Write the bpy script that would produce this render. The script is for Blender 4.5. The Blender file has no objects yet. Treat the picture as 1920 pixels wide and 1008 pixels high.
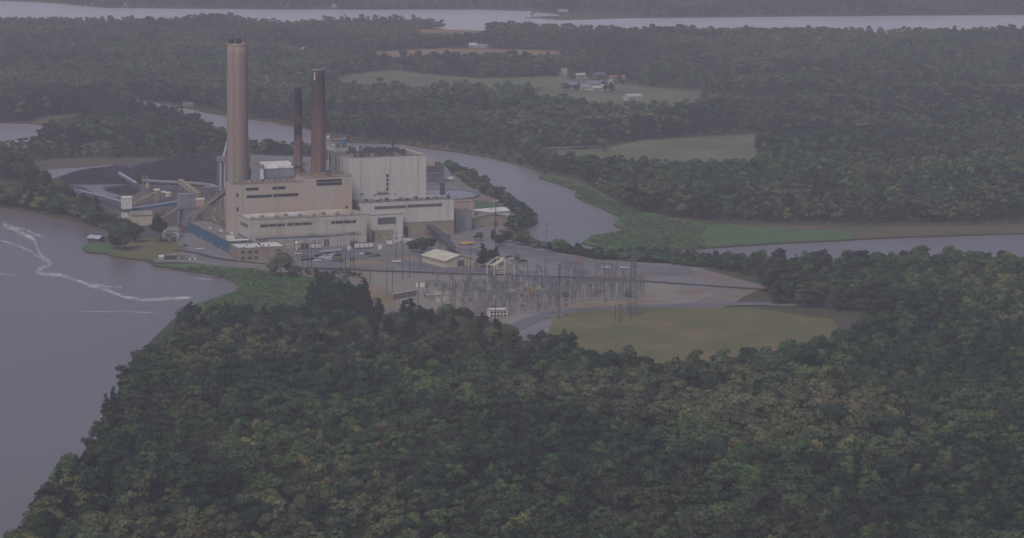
import bpy, math, random
import numpy as np
from mathutils import Vector, Matrix
from mathutils.geometry import delaunay_2d_cdt, tessellate_polygon
random.seed(7)
rng = np.random.default_rng(7)
S = bpy.context.scene
COL = S.collection
PI = math.pi
# ------------------------------------------------------------------ camera
F, CX, CY, HC, YH = 5000.0, 600.0, 297.5, 252.0, -300.0
PITCH = math.atan((CY - YH) / F)
cp, sp = math.cos(PITCH), math.sin(PITCH)
cam = bpy.data.cameras.new('camera'); camo = bpy.data.objects.new('camera', cam); COL.objects.link(camo)
S.camera = camo
camo.location = (0, 0, HC); camo.rotation_euler = (PI / 2 - PITCH, 0, 0)
cam.sensor_width = 36; cam.lens = F / 1920 * 36
cam.shift_x = (960 - CX) / 1920; cam.shift_y = -(503.44 - CY) / 1920
cam.clip_start = 1; cam.clip_end = 60000

def G(px, py, z=0.0):
    u = (px - CX) / F; v = (py - CY) / F
    dy = cp - v * sp; dz = -sp - v * cp
    t = (z - HC) / dz
    return Vector((u * t, dy * t, z))
def proj(P):
    dx, dy, dz = P[0], P[1], P[2] - HC
    d = dy * cp - dz * sp; up = dy * sp + dz * cp
    return (CX + F * dx / d, CY - F * up / d)
def rot2(th, x, y): return (x * math.cos(th) - y * math.sin(th), x * math.sin(th) + y * math.cos(th))
def bis(f, a, b):
    fa = f(a)
    for _ in range(50):
        m = (a + b) / 2; fm = f(m)
        if (fm > 0) == (fa > 0): a, fa = m, fm
        else: b = m
    return (a + b) / 2
def hgt(P, ytop): return bis(lambda z: proj((P[0], P[1], z))[1] - ytop, 0, 200)
def wid(P, th, x2, y=0.0, z=0.0):
    def f(w):
        a = rot2(th, w, y); return proj((P[0] + a[0], P[1] + a[1], z))[0] - x2
    return bis(f, 0, 400)
TH = math.radians(18.3)
# ------------------------------------------------------------------ materials
def lin(c):
    r = []
    for v in c:
        v = v / 255.0
        r.append(v / 12.92 if v <= .04045 else ((v + .055) / 1.055) ** 2.4)
    return (*r, 1.0)
def mat(name, c1, c2=None, rough=.8, scale=.2, stretch=(1, 1, 1), lo=.35, hi=.65, c3=None, scale3=.03, lo3=.45, hi3=.7,
        bump=0, bscale=2, metal=0, world=False, rib=0, spec=.3, detail=6, rnd=0):
    m = bpy.data.materials.new(name); m.use_nodes = True
    nt = m.node_tree; N = nt.nodes; L = nt.links
    b = N['Principled BSDF']; b.inputs['Roughness'].default_value = rough; b.inputs['Metallic'].default_value = metal
    b.inputs['Specular IOR Level'].default_value = spec
    if world:
        tc = N.new('ShaderNodeNewGeometry').outputs['Position']
    else:
        tc = N.new('ShaderNodeTexCoord').outputs['Object']
    mp = N.new('ShaderNodeMapping'); mp.inputs['Scale'].default_value = stretch; L.new(tc, mp.inputs['Vector'])
    col = None
    if c2 is None: c2 = tuple(v * .85 for v in c1)
    def layer(a, bcol, sc, l, h, vec):
        n = N.new('ShaderNodeTexNoise'); n.inputs['Scale'].default_value = sc; n.inputs['Detail'].default_value = detail
        n.inputs['Roughness'].default_value = .62
        L.new(vec, n.inputs['Vector'])
        mr = N.new('ShaderNodeMapRange'); mr.inputs['From Min'].default_value = l; mr.inputs['From Max'].default_value = h
        L.new(n.outputs['Fac'], mr.inputs['Value'])
        mx = N.new('ShaderNodeMix'); mx.data_type = 'RGBA'
        L.new(mr.outputs['Result'], mx.inputs['Factor'])
        if isinstance(a, tuple): mx.inputs[6].default_value = a
        else: L.new(a, mx.inputs[6])
        mx.inputs[7].default_value = bcol
        return mx.outputs[2]
    col = layer(lin(c1), lin(c2), scale, lo, hi, mp.outputs['Vector'])
    if c3:
        v3 = tc
        if not world:
            m3_ = N.new('ShaderNodeMapping'); m3_.inputs['Scale'].default_value = (1.6, 1.6, .45); L.new(tc, m3_.inputs['Vector']); v3 = m3_.outputs['Vector']
        col = layer(col, lin(c3), scale3, lo3, hi3, v3)
    if rnd:
        oi = N.new('ShaderNodeObjectInfo')
        mr = N.new('ShaderNodeMapRange'); mr.inputs['To Min'].default_value = 1 - rnd; mr.inputs['To Max'].default_value = 1 + rnd
        L.new(oi.outputs['Random'], mr.inputs['Value'])
        hs = N.new('ShaderNodeHueSaturation'); L.new(mr.outputs['Result'], hs.inputs['Value']); L.new(col, hs.inputs['Color'])
        m2 = N.new('ShaderNodeMath'); m2.operation = 'MULTIPLY'; m2.inputs[1].default_value = 17.3; L.new(oi.outputs['Random'], m2.inputs[0])
        m3 = N.new('ShaderNodeMath'); m3.operation = 'FRACT'; L.new(m2.outputs[0], m3.inputs[0])
        m4 = N.new('ShaderNodeMapRange'); m4.inputs['To Min'].default_value = .465; m4.inputs['To Max'].default_value = .525
        L.new(m3.outputs[0], m4.inputs['Value']); L.new(m4.outputs['Result'], hs.inputs['Hue'])
        col = hs.outputs['Color']
    L.new(col, b.inputs['Base Color'])
    if bump or rib:
        if rib:
            w = N.new('ShaderNodeTexWave'); w.inputs['Scale'].default_value = rib; w.bands_direction = 'DIAGONAL'
            mp2 = N.new('ShaderNodeMapping'); mp2.inputs['Scale'].default_value = (1, 1, 0); L.new(tc, mp2.inputs['Vector'])
            L.new(mp2.outputs['Vector'], w.inputs['Vector']); hsrc = w.outputs['Fac']; bump = bump or .4
        else:
            n = N.new('ShaderNodeTexNoise'); n.inputs['Scale'].default_value = bscale; n.inputs['Detail'].default_value = 8
            L.new(tc, n.inputs['Vector']); hsrc = n.outputs['Fac']
        bp = N.new('ShaderNodeBump'); bp.inputs['Strength'].default_value = bump; bp.inputs['Distance'].default_value = .5
        L.new(hsrc, bp.inputs['Height']); L.new(bp.outputs['Normal'], b.inputs['Normal'])
    return m
V = (1, 1, .12)
M = {}
M['white_clad'] = mat('white_clad', (196, 193, 188), (182, 178, 174), scale=.35, stretch=V, c3=(182, 174, 166), scale3=.06, lo3=.5, hi3=.8, rib=.6, bump=.25)
M['tan_clad'] = mat('tan_clad', (176, 169, 162), (166, 159, 154), scale=.3, stretch=V, c3=(176, 158, 144), scale3=.05, lo3=.42, hi3=.62, rib=.5, bump=.2)
M['hall_clad'] = mat('hall_clad', (188, 180, 172), (174, 166, 160), scale=.3, stretch=V, c3=(164, 150, 140), scale3=.05, lo3=.5, hi3=.75, rib=.5, bump=.2)
M['pink_wall'] = mat('pink_wall', (182, 158, 146), (166, 146, 136), scale=.3, stretch=V)
M['brick'] = mat('brick', (150, 136, 120), (138, 126, 114), scale=1.2, c3=(132, 118, 110), scale3=.12)
M['tan_wall'] = mat('tan_wall', (156, 144, 122), (142, 132, 114), scale=.5, stretch=V, rib=.8, bump=.2)
M['cream_wall'] = mat('cream_wall', (188, 180, 158), (172, 162, 142), scale=.4, stretch=V, rib=1.2, bump=.2)
M['cream_roof'] = mat('cream_roof', (208, 202, 182), (190, 182, 164), scale=.2, c3=(176, 166, 150), scale3=.08)
M['white_roof'] = mat('white_roof', (222, 220, 216), (196, 192, 188), scale=.2, c3=(168, 158, 146), scale3=.1, lo3=.5)
M['gray_roof'] = mat('gray_roof', (128, 124, 122), (108, 104, 104), scale=.25, c3=(150, 140, 128), scale3=.08)
M['stain_roof'] = mat('stain_roof', (150, 134, 120), (128, 114, 106), scale=.18, c3=(176, 166, 156), scale3=.08)
M['dark_equip'] = mat('dark_equip', (66, 62, 66), (92, 86, 86), scale=.5)
M['concrete'] = mat('concrete', (168, 152, 138), (156, 138, 124), scale=.08, stretch=(1, 1, .15), c3=(148, 118, 104), scale3=.02, lo3=.4, hi3=.7, rough=.9)
M['stack_streak'] = mat('stack_streak', (134, 114, 106), (124, 106, 100), scale=.2, stretch=V)
M['flue'] = mat('flue', (58, 56, 60), (74, 70, 72), scale=.5)
M['blue_clad'] = mat('blue_clad', (40, 98, 134), (48, 92, 120), scale=.4, stretch=V, c3=(66, 92, 112), scale3=.1, lo3=.5, rib=1.0, bump=.3)
M['blue_paint'] = mat('blue_paint', (52, 120, 150), (40, 100, 130), scale=.6)
M['glass'] = mat('glass', (34, 40, 48), (48, 54, 62), rough=.25, scale=.8, spec=.5)
M['glass_blue'] = mat('glass_blue', (84, 92, 104), (70, 78, 92), rough=.35, scale=.5, stretch=V)
M['frame'] = mat('frame', (140, 132, 126), (120, 112, 108), scale=1)
M['dark_frame'] = mat('dark_frame', (70, 68, 72), (84, 80, 82), scale=1)
M['steel'] = mat('steel', (138, 138, 140), (118, 116, 118), scale=.6, c3=(130, 108, 92), scale3=.2, lo3=.55, rough=.6)
M['galv'] = mat('galv', (102, 108, 116), (90, 96, 104), scale=.6, rough=.6)
M['insul'] = mat('insul', (92, 88, 94), (78, 78, 86), scale=2, rough=.4)
M['rust'] = mat('rust', (124, 104, 96), (146, 128, 114), scale=.35, c3=(108, 90, 86), scale3=.15)
M['tan_steel'] = mat('tan_steel', (158, 146, 126), (136, 126, 112), scale=.4, c3=(120, 106, 94), scale3=.2)
M['tube'] = mat('tube', (176, 182, 196), (152, 158, 176), scale=.3, rough=.5)
M['white_paint'] = mat('white_paint', (214, 212, 208), (192, 190, 186), scale=.6, rough=.5)
M['silo'] = mat('silo', (142, 142, 148), (124, 124, 132), scale=.3, stretch=V, rib=1.2, bump=.3)
M['wood'] = mat('wood', (76, 64, 58), (60, 52, 48), scale=1, stretch=V)
M['bark'] = mat('bark', (84, 72, 62), (64, 54, 48), scale=1.5, stretch=V)
M['coal'] = mat('coal', (36, 35, 42), (26, 26, 32), scale=.15, c3=(62, 58, 62), scale3=.06, bump=.9, bscale=.4, rough=.9, spec=.2)
M['ground'] = mat('ground', (70, 72, 50), (88, 78, 60), scale=.02, c3=(56, 66, 42), scale3=.005, world=True, rough=.95)
M['yard'] = mat('yard', (90, 84, 90), (72, 68, 76), scale=.06, c3=(114, 102, 96), scale3=.02, lo3=.5, world=True, rough=.95)
M['gravel'] = mat('gravel', (132, 130, 132), (116, 112, 116), scale=.09, c3=(126, 110, 100), scale3=.018, lo3=.48, hi3=.62, world=True, rough=.95)
M['subgravel'] = mat('subgravel', (132, 128, 128), (140, 130, 116), scale=.05, c3=(122, 106, 92), scale3=.02, lo3=.5, hi3=.62, world=True, rough=.95)
M['asphalt'] = mat('asphalt', (116, 114, 118), (98, 98, 104), scale=.06, c3=(132, 124, 118), scale3=.02, lo3=.5, world=True, rough=.9)
M['dirt'] = mat('dirt', (144, 122, 104), (130, 116, 102), scale=.07, c3=(106, 100, 66), scale3=.04, lo3=.5, world=True, rough=.95)
M['lawn'] = mat('lawn', (106, 104, 66), (92, 94, 58), scale=.15, c3=(124, 108, 78), scale3=.03, lo3=.48, world=True, rough=.95)
M['field'] = mat('field', (92, 104, 74), (80, 94, 66), scale=.03, stretch=(1, .3, 1), c3=(116, 114, 88), scale3=.014, lo3=.4, hi3=.62, world=True, rough=.95)
M['brown_field'] = mat('brown_field', (156, 122, 96), (140, 112, 88), scale=.02, c3=(124, 112, 78), scale3=.006, world=True, rough=.95)
M['marsh'] = mat('marsh', (68, 98, 62), (82, 106, 64), scale=.07, c3=(104, 104, 74), scale3=.02, lo3=.52, world=True, rough=.95, bump=.6, bscale=.5)
M['bank'] = mat('bank', (108, 92, 76), (86, 80, 62), scale=.06, c3=(72, 82, 54), scale3=.02, lo3=.48, world=True, rough=.95, bump=.5, bscale=.5)
M['sand'] = mat('sand', (170, 150, 132), (150, 132, 116), scale=.08, world=True, rough=.95)
M['trackbed'] = mat('trackbed', (72, 60, 56), (58, 50, 50), scale=.2, world=True, rough=.95)
M['leaf_a'] = mat('leaf_a', (52, 78, 46), (70, 92, 54), scale=.012, c3=(96, 96, 70), scale3=.005, lo3=.48, hi3=.62, world=True, rnd=.38, rough=.75, spec=.2)
M['leaf_b'] = mat('leaf_b', (34, 54, 40), (46, 66, 46), scale=.02, c3=(70, 76, 54), scale3=.006, lo3=.5, hi3=.64, world=True, rnd=.34, rough=.75, spec=.2)
M['leaf_c'] = mat('leaf_c', (88, 108, 60), (112, 106, 72), scale=.02, c3=(130, 114, 84), scale3=.006, lo3=.55, world=True, rnd=.25, rough=.75, spec=.2)
M['reed'] = mat('reed', (70, 102, 64), (88, 112, 70), scale=.05, c3=(98, 96, 68), scale3=.02, lo3=.5, world=True, rnd=.15)
M['pine'] = mat('pine', (24, 44, 34), (32, 52, 36), scale=.03, world=True, rnd=.18, rough=.7, spec=.2)
M['car_white'] = mat('car_white', (226, 226, 228), (218, 218, 220), rough=.25, spec=.5)
M['car_dark'] = mat('car_dark', (44, 48, 56), (40, 44, 50), rough=.25, spec=.5)
M['car_gray'] = mat('car_gray', (120, 124, 132), (112, 116, 124), rough=.3, spec=.5)
M['car_green'] = mat('car_green', (48, 66, 66), (44, 60, 60), rough=.3, spec=.5)
M['tire'] = mat('tire', (26, 26, 28), (32, 32, 34))
M['orange'] = mat('orange', (196, 96, 60), (180, 84, 54))
M['yellow'] = mat('yellow', (188, 152, 66), (170, 138, 62), scale=1)
M['red'] = mat('red', (156, 60, 56), (140, 54, 50))
M['house_white'] = mat('house_white', (176, 174, 172), (158, 156, 156), scale=.6)
M['roof_red'] = mat('roof_red', (136, 98, 98), (120, 88, 90), scale=.5)
M['roof_blue'] = mat('roof_blue', (118, 122, 140), (104, 108, 126), scale=.5)
M['roof_gray'] = mat('roof_gray', (142, 136, 138), (128, 122, 124), scale=.5)

def chimney_mat(name, bands, streaks, ztop, stripe=.5, amt=.75):
    m = bpy.data.materials.new(name); m.use_nodes = True
    nt = m.node_tree; N = nt.nodes; L = nt.links; b = N['Principled BSDF']; b.inputs['Roughness'].default_value = .9
    b.inputs['Specular IOR Level'].default_value = .2
    tc = N.new('ShaderNodeTexCoord'); sx = N.new('ShaderNodeSeparateXYZ'); L.new(tc.outputs['Object'], sx.inputs[0])
    n = N.new('ShaderNodeTexNoise'); n.inputs['Scale'].default_value = .12; n.inputs['Detail'].default_value = 6; L.new(tc.outputs['Object'], n.inputs['Vector'])
    ad = N.new('ShaderNodeMath'); ad.operation = 'MULTIPLY_ADD'; ad.inputs[1].default_value = 22; L.new(n.outputs['Fac'], ad.inputs[0]); L.new(sx.outputs['Z'], ad.inputs[2])
    dv = N.new('ShaderNodeMath'); dv.operation = 'DIVIDE'; dv.inputs[1].default_value = ztop + 11; L.new(ad.outputs[0], dv.inputs[0])
    cr = N.new('ShaderNodeValToRGB'); L.new(dv.outputs[0], cr.inputs['Fac'])
    el = cr.color_ramp.elements
    el[0].position, el[0].color = bands[0][0], lin(bands[0][1]); el[1].position, el[1].color = bands[1][0], lin(bands[1][1])
    for p, c in bands[2:]:
        e = el.new(p); e.color = lin(c)
    mp = N.new('ShaderNodeMapping'); mp.inputs['Scale'].default_value = (1, 1, .04); L.new(tc.outputs['Object'], mp.inputs['Vector'])
    n2 = N.new('ShaderNodeTexNoise'); n2.inputs['Scale'].default_value = stripe; n2.inputs['Detail'].default_value = 4; L.new(mp.outputs['Vector'], n2.inputs['Vector'])
    mr = N.new('ShaderNodeMapRange'); mr.inputs['From Min'].default_value = .48; mr.inputs['From Max'].default_value = .64; mr.inputs['To Max'].default_value = amt; L.new(n2.outputs['Fac'], mr.inputs['Value'])
    mx = N.new('ShaderNodeMix'); mx.data_type = 'RGBA'; L.new(mr.outputs['Result'], mx.inputs['Factor']); L.new(cr.outputs['Color'], mx.inputs[6]); mx.inputs[7].default_value = lin(streaks)
    L.new(mx.outputs[2], b.inputs['Base Color'])
    return m
M['stack_a'] = chimney_mat('stack_a', [(0, (144, 140, 134)), (.3, (140, 132, 126)), (.6, (142, 126, 120)), (1, (152, 132, 126))], (132, 108, 102), 122, .35, .4)
M['stack_b'] = chimney_mat('stack_b', [(0, (132, 110, 98)), (.45, (130, 102, 92)), (.7, (112, 84, 82)), (.82, (78, 66, 70)), (1, (60, 54, 60))], (90, 72, 72), 106, .5)
M['stack_c'] = chimney_mat('stack_c', [(0, (144, 122, 106)), (.55, (136, 108, 92)), (.69, (108, 86, 78)), (.74, (50, 46, 56)), (.79, (44, 42, 54)), (.82, (116, 72, 66)), (.85, (46, 42, 54)), (1, (38, 38, 50))], (60, 50, 54), 94, .8)

def water_mat():
    m = bpy.data.materials.new('water'); m.use_nodes = True
    nt = m.node_tree; N = nt.nodes; L = nt.links; b = N['Principled BSDF']
    b.inputs['Roughness'].default_value = .3; b.inputs['IOR'].default_value = 1.33
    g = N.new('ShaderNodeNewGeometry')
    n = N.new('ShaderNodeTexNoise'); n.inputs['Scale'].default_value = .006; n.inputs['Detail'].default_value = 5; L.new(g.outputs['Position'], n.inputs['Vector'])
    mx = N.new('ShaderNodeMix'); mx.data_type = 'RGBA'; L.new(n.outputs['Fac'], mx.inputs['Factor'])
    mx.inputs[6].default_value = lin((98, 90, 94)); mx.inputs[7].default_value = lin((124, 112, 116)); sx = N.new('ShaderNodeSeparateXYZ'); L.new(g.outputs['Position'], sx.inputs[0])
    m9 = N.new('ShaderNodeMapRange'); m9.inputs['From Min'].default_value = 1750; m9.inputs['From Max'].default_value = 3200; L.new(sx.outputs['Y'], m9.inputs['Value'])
    my = N.new('ShaderNodeMix'); my.data_type = 'RGBA'; L.new(m9.outputs['Result'], my.inputs['Factor']); L.new(mx.outputs[2], my.inputs[6]); my.inputs[7].default_value = lin((188, 176, 184)); L.new(my.outputs[2], b.inputs['Base Color'])  # base paler with distance: far sky reflection painted into the water colour
    mp = N.new('ShaderNodeMapping'); mp.inputs['Scale'].default_value = (1, .45, 1); L.new(g.outputs['Position'], mp.inputs['Vector'])
    n2 = N.new('ShaderNodeTexNoise'); n2.inputs['Scale'].default_value = .16; n2.inputs['Detail'].default_value = 9; n2.inputs['Roughness'].default_value = .65; L.new(mp.outputs['Vector'], n2.inputs['Vector'])
    bp = N.new('ShaderNodeBump'); bp.inputs['Strength'].default_value = .4; bp.inputs['Distance'].default_value = .5; L.new(n2.outputs['Fac'], bp.inputs['Height'])
    L.new(bp.outputs['Normal'], b.inputs['Normal'])
    return m
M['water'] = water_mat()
def foam_mat():
    m = bpy.data.materials.new('foam'); m.use_nodes = True
    nt = m.node_tree; N = nt.nodes; L = nt.links; b = N['Principled BSDF']; b.inputs['Base Color'].default_value = (.8, .8, .82, 1); b.inputs['Roughness'].default_value = .9
    g = N.new('ShaderNodeNewGeometry')
    mp = N.new('ShaderNodeMapping'); mp.inputs['Scale'].default_value = (.5, .16, 1); L.new(g.outputs['Position'], mp.inputs['Vector'])
    n = N.new('ShaderNodeTexNoise'); n.inputs['Scale'].default_value = .5; n.inputs['Detail'].default_value = 8; n.inputs['Roughness'].default_value = .7; L.new(mp.outputs['Vector'], n.inputs['Vector'])
    uv = N.new('ShaderNodeAttribute'); uv.attribute_name = 'edge'
    mr = N.new('ShaderNodeMapRange'); mr.inputs['From Min'].default_value = .37; mr.inputs['From Max'].default_value = .6; mr.inputs['To Max'].default_value = .7; L.new(n.outputs['Fac'], mr.inputs['Value'])
    mu = N.new('ShaderNodeMath'); mu.operation = 'MULTIPLY'; L.new(mr.outputs['Result'], mu.inputs[0]); L.new(uv.outputs['Fac'], mu.inputs[1])
    L.new(mu.outputs[0], b.inputs['Alpha'])
    return m
M['foam'] = foam_mat()
# ------------------------------------------------------------------ object helpers
def tag(o, label=None, cat=None, group=None, kind=None):
    if label: o['label'] = label
    if cat: o['category'] = cat
    if group: o['group'] = group
    if kind: o['kind'] = kind
    return o
def thing(name, label, cat, loc=(0, 0, 0), rz=0, group=None):
    o = bpy.data.objects.new(name, None); COL.objects.link(o); o.location = loc; o.rotation_euler = (0, 0, rz); o.empty_display_size = 2
    return tag(o, label, cat, group)
def copy_tree(o, parent=None):
    c = o.copy(); COL.objects.link(c); c.parent = parent
    for ch in o.children: copy_tree(ch, c)
    return c
class MB:
    def __init__(s): s.v = []; s.f = []
    def box(s, x0, x1, y0, y1, z0, z1, top=True):
        b = len(s.v)
        s.v += [(x0, y0, z0), (x1, y0, z0), (x1, y1, z0), (x0, y1, z0), (x0, y0, z1), (x1, y0, z1), (x1, y1, z1), (x0, y1, z1)]
        s.f += [(b, b + 3, b + 2, b + 1), (b, b + 1, b + 5, b + 4), (b + 1, b + 2, b + 6, b + 5), (b + 2, b + 3, b + 7, b + 6), (b + 3, b, b + 4, b + 7)]
        if top: s.f.append((b + 4, b + 5, b + 6, b + 7))
        return s
    def bar(s, p, q, r, r2=None, n=4):
        p = Vector(p); q = Vector(q); d = (q - p); 
        if d.length < 1e-6: return s
        d.normalize(); a = d.orthogonal().normalized() if abs(d.z) > .99 else d.cross(Vector((0, 0, 1))).normalized()
        c = d.cross(a); b = len(s.v); r2 = r if r2 is None else r2
        for P, R in ((p, r), (q, r2)):
            for k in range(n):
                t = 2 * PI * (k + .5) / n; w = P + a * (R * math.cos(t)) + c * (R * math.sin(t)); s.v.append(tuple(w))
        for k in range(n):
            j = (k + 1) % n; s.f.append((b + k, b + j, b + n + j, b + n + k))
        s.f.append(tuple(b + k for k in reversed(range(n)))); s.f.append(tuple(b + n + k for k in range(n)))
        return s
    def lathe(s, prof, n=24, c=(0, 0), cap=True):
        b = len(s.v)
        for r, z in prof:
            for k in range(n):
                t = 2 * PI * k / n; s.v.append((c[0] + r * math.cos(t), c[1] + r * math.sin(t), z))
        for i in range(len(prof) - 1):
            for k in range(n):
                j = (k + 1) % n; s.f.append((b + i * n + k, b + i * n + j, b + (i + 1) * n + j, b + (i + 1) * n + k))
        if cap:
            s.f.append(tuple(b + k for k in reversed(range(n)))); e = b + (len(prof) - 1) * n; s.f.append(tuple(e + k for k in range(n)))
        return s
    def prism(s, prof, x0, x1):  # profile in (y,z), extruded along x
        b = len(s.v); n = len(prof)
        for x in (x0, x1):
            for y, z in prof: s.v.append((x, y, z))
        for k in range(n):
            j = (k + 1) % n; s.f.append((b + k, b + n + k, b + n + j, b + j))
        s.f.append(tuple(b + k for k in range(n))); s.f.append(tuple(b + n + k for k in reversed(range(n))))
        return s
    def poly(s, pts):
        b = len(s.v); s.v += [tuple(p) for p in pts]; s.f.append(tuple(range(b, b + len(pts)))); return s
    def build(s, name, m, parent=None, smooth=False, label=None):
        me = bpy.data.meshes.new(name); me.from_pydata([tuple(v) for v in s.v], [], s.f); me.update()
        me.materials.append(M[m] if isinstance(m, str) else m)
        if smooth:
            me.polygons.foreach_set('use_smooth', [True] * len(me.polygons))
        o = bpy.data.objects.new(name, me); COL.objects.link(o); o.parent = parent
        if label: o['label'] = label
        return o
# ------------------------------------------------------------------ ground and water
def jag(poly, amp=1.0, n=2, seed=1, closed=True):
    r = random.Random(seed); pts = list(poly)
    for _ in range(n):
        out = []; m = len(pts)
        for i in range(m if closed else m - 1):
            a = pts[i]; b = pts[(i + 1) % m]; out.append(a)
            d = math.hypot(b[0] - a[0], (b[1] - a[1]) * 2)
            if d > 6:
                k = min(d * .05, amp * 2)
                out.append(((a[0] + b[0]) / 2 + r.uniform(-1, 1) * k, (a[1] + b[1]) / 2 + r.uniform(-1, 1) * k * .35))
        if not closed: out.append(pts[-1])
        pts = out
    return pts
WATERS = {
 'top': [(-900, -6), (0, 1), (60, 3), (100, 5), (150, 10), (200, 14), (400, 16), (700, 17.5), (900, 17), (990, 20), (1045, 26), (1055, 29), (985, 32), (1050, 37),
         (1200, 33), (1500, 30), (2300, 24), (2300, 66), (1700, 72), (1300, 68), (1200, 66), (1100, 68), (1060, 66), (1010, 55), (960, 54), (905, 60), (885, 62), (860, 58), (800, 50),
         (700, 48), (580, 52), (400, 46), (250, 48), (0, 51), (-900, 50)],
 'river': [(222, 186), (265, 189), (300, 193), (350, 203), (400, 213), (425, 218), (465, 222), (550, 236), (583, 243), (606, 254), (625, 264), (660, 267), (700, 268),
           (760, 270), (800, 278), (850, 284), (900, 292), (950, 302), (1000, 317), (1015, 326), (1010, 333), (1040, 342), (1080, 356), (1078, 368), (1098, 378), (1130, 390),
           (1158, 404), (1160, 412), (1150, 420), (1172, 431), (1150, 436), (1108, 441), (1090, 455), (1125, 464), (1165, 470), (1200, 469), (1300, 466), (1450, 456), (1700, 444), (2200, 430),
           (2200, 500), (1800, 500), (1500, 494), (1300, 480), (1200, 475.5), (1160, 476), (1125, 475), (1085, 471), (1040, 467), (1000, 458), (965, 446), (966, 436), (990, 427), (1008, 416), (1008, 408),
           (985, 396), (965, 380), (938, 360), (905, 340), (870, 320), (840, 308), (800, 300), (700, 294), (640, 287), (600, 281), (520, 279), (478, 276), (468, 262), (465, 250), (426, 245),
           (400, 236), (350, 214), (300, 201), (250, 192)],
 'bay': [(-700, 340), (-300, 368), (0, 389), (60, 398), (120, 410), (165, 422), (203, 432), (207, 438), (195, 446), (170, 454), (153, 464), (163, 473), (200, 476), (215, 482), (240, 485),
         (275, 488), (283, 493), (290, 499), (330, 503), (400, 513), (430, 521), (450, 533), (447, 542), (420, 550), (370, 566), (320, 600), (270, 650), (230, 720), (170, 850), (60, 1010), (-100, 1300), (-700, 1300)],
 'pond': [(-700, 226), (0, 230), (60, 231), (97, 234), (84, 246), (82, 262), (86, 276), (0, 279), (-700, 279)],
 'inlet': [(-200, 153), (0, 155), (6, 158), (28, 163), (10, 169), (0, 172), (-200, 172)],
}
RUNOFF = {
 'runoff': [(62, 322), (100, 317.5), (150, 315), (210, 309), (213, 310.5), (165, 319), (130, 325), (104, 333), (92, 338), (97, 345), (106, 351), (122, 359), (108, 357), (84, 344), (86, 335), (74, 328)],
 'runoff2': [(132, 347), (228, 346), (228, 348.5), (196, 350), (192, 355), (205, 362), (225, 367), (215, 370), (180, 364), (165, 356), (155, 350)],
}
WPX = {k: jag(v, 1.0 if k != 'top' else .4, 3, i) for i, (k, v) in enumerate(WATERS.items())}
def W2(poly): return [tuple(G(x, max(y, -60))[:2]) for x, y in poly]
WW = {k: W2(v) for k, v in WPX.items()}
def inpoly(P, poly):
    x, y = P[:, 0], P[:, 1]; ins = np.zeros(len(P), bool); n = len(poly)
    for i in range(n):
        x0, y0 = poly[i]; x1, y1 = poly[(i + 1) % n]
        if y0 == y1: continue
        c = ((y0 > y) != (y1 > y)) & (x < (x1 - x0) * (y - y0) / (y1 - y0) + x0); ins ^= c
    return ins
def build_ground():
    vs = [(-9000, 150), (14000, 150), (14000, 26000), (-9000, 26000)]; faces = [[0, 1, 2, 3]]
    for k, p in WW.items():
        b = len(vs); vs += p; faces.append(list(range(b, b + len(p))))
    V2, E, Fc, ov, oe, of = delaunay_2d_cdt([Vector(v) for v in vs], [], faces, 0, 1e-4)
    mb = MB(); cen = np.array([[sum(V2[i].x for i in f) / len(f), sum(V2[i].y for i in f) / len(f)] for f in Fc]); wet = np.zeros(len(Fc), bool)
    for p in WW.values(): wet |= inpoly(cen, p)
    land = [f for f, q in zip(Fc, wet) if not q]
    mb.v = [(v.x, v.y, 0.0) for v in V2]; mb.f = [tuple(f) for f in land]
    cnt = {}
    for f in land:
        for i in range(len(f)):
            a, b = f[i], f[(i + 1) % len(f)]; cnt[(a, b)] = 1
    n = len(mb.v); mb.v += [(v.x, v.y, -1.0) for v in V2]
    for (a, b) in cnt:
        if (b, a) not in cnt: mb.f.append((b, a, a + n, b + n))
    tag(mb.build('ground', 'ground'), kind='structure')
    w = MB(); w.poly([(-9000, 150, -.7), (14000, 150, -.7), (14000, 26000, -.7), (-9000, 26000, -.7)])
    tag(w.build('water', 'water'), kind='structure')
build_ground()
SH = [0]
def sheet(name, poly, m, z=None, amp=.8, n=2, seed=None):
    SH[0] += 1
    z = .02 + .012 * SH[0] if z is None else z
    pts = [G(x, max(y, -80)) for x, y in jag(poly, amp, n, SH[0] if seed is None else seed)]
    co = [Vector((p.x, p.y, z)) for p in pts]
    mb = MB(); mb.v = [tuple(c) for c in co]; mb.f = [tuple(t) for t in tessellate_polygon([co])]
    o = mb.build(name, m); tag(o, kind='structure')
    me = o.data
    for p in me.polygons:
        if p.normal.z < 0: p.flip()
    return o
def ribbon(name, line, m, w, z=None):   # line of pixels, width metres in world
    SH[0] += 1; z = .02 + .012 * SH[0] if z is None else z
    pts = [G(*p) for p in line]; mb = MB(); n = len(pts)
    for i, p in enumerate(pts):
        a = pts[max(0, i - 1)]; b = pts[min(n - 1, i + 1)]; d = (b - a).normalized(); q = Vector((-d.y, d.x, 0)) * w / 2
        mb.v += [(p.x + q.x, p.y + q.y, z), (p.x - q.x, p.y - q.y, z)]
    mb.f = [(2 * i, 2 * i + 1, 2 * i + 3, 2 * i + 2) for i in range(n - 1)]
    o = mb.build(name, m); tag(o, kind='structure')
    for p in o.data.polygons:
        if p.normal.z < 0: p.flip()
    return o
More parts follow.
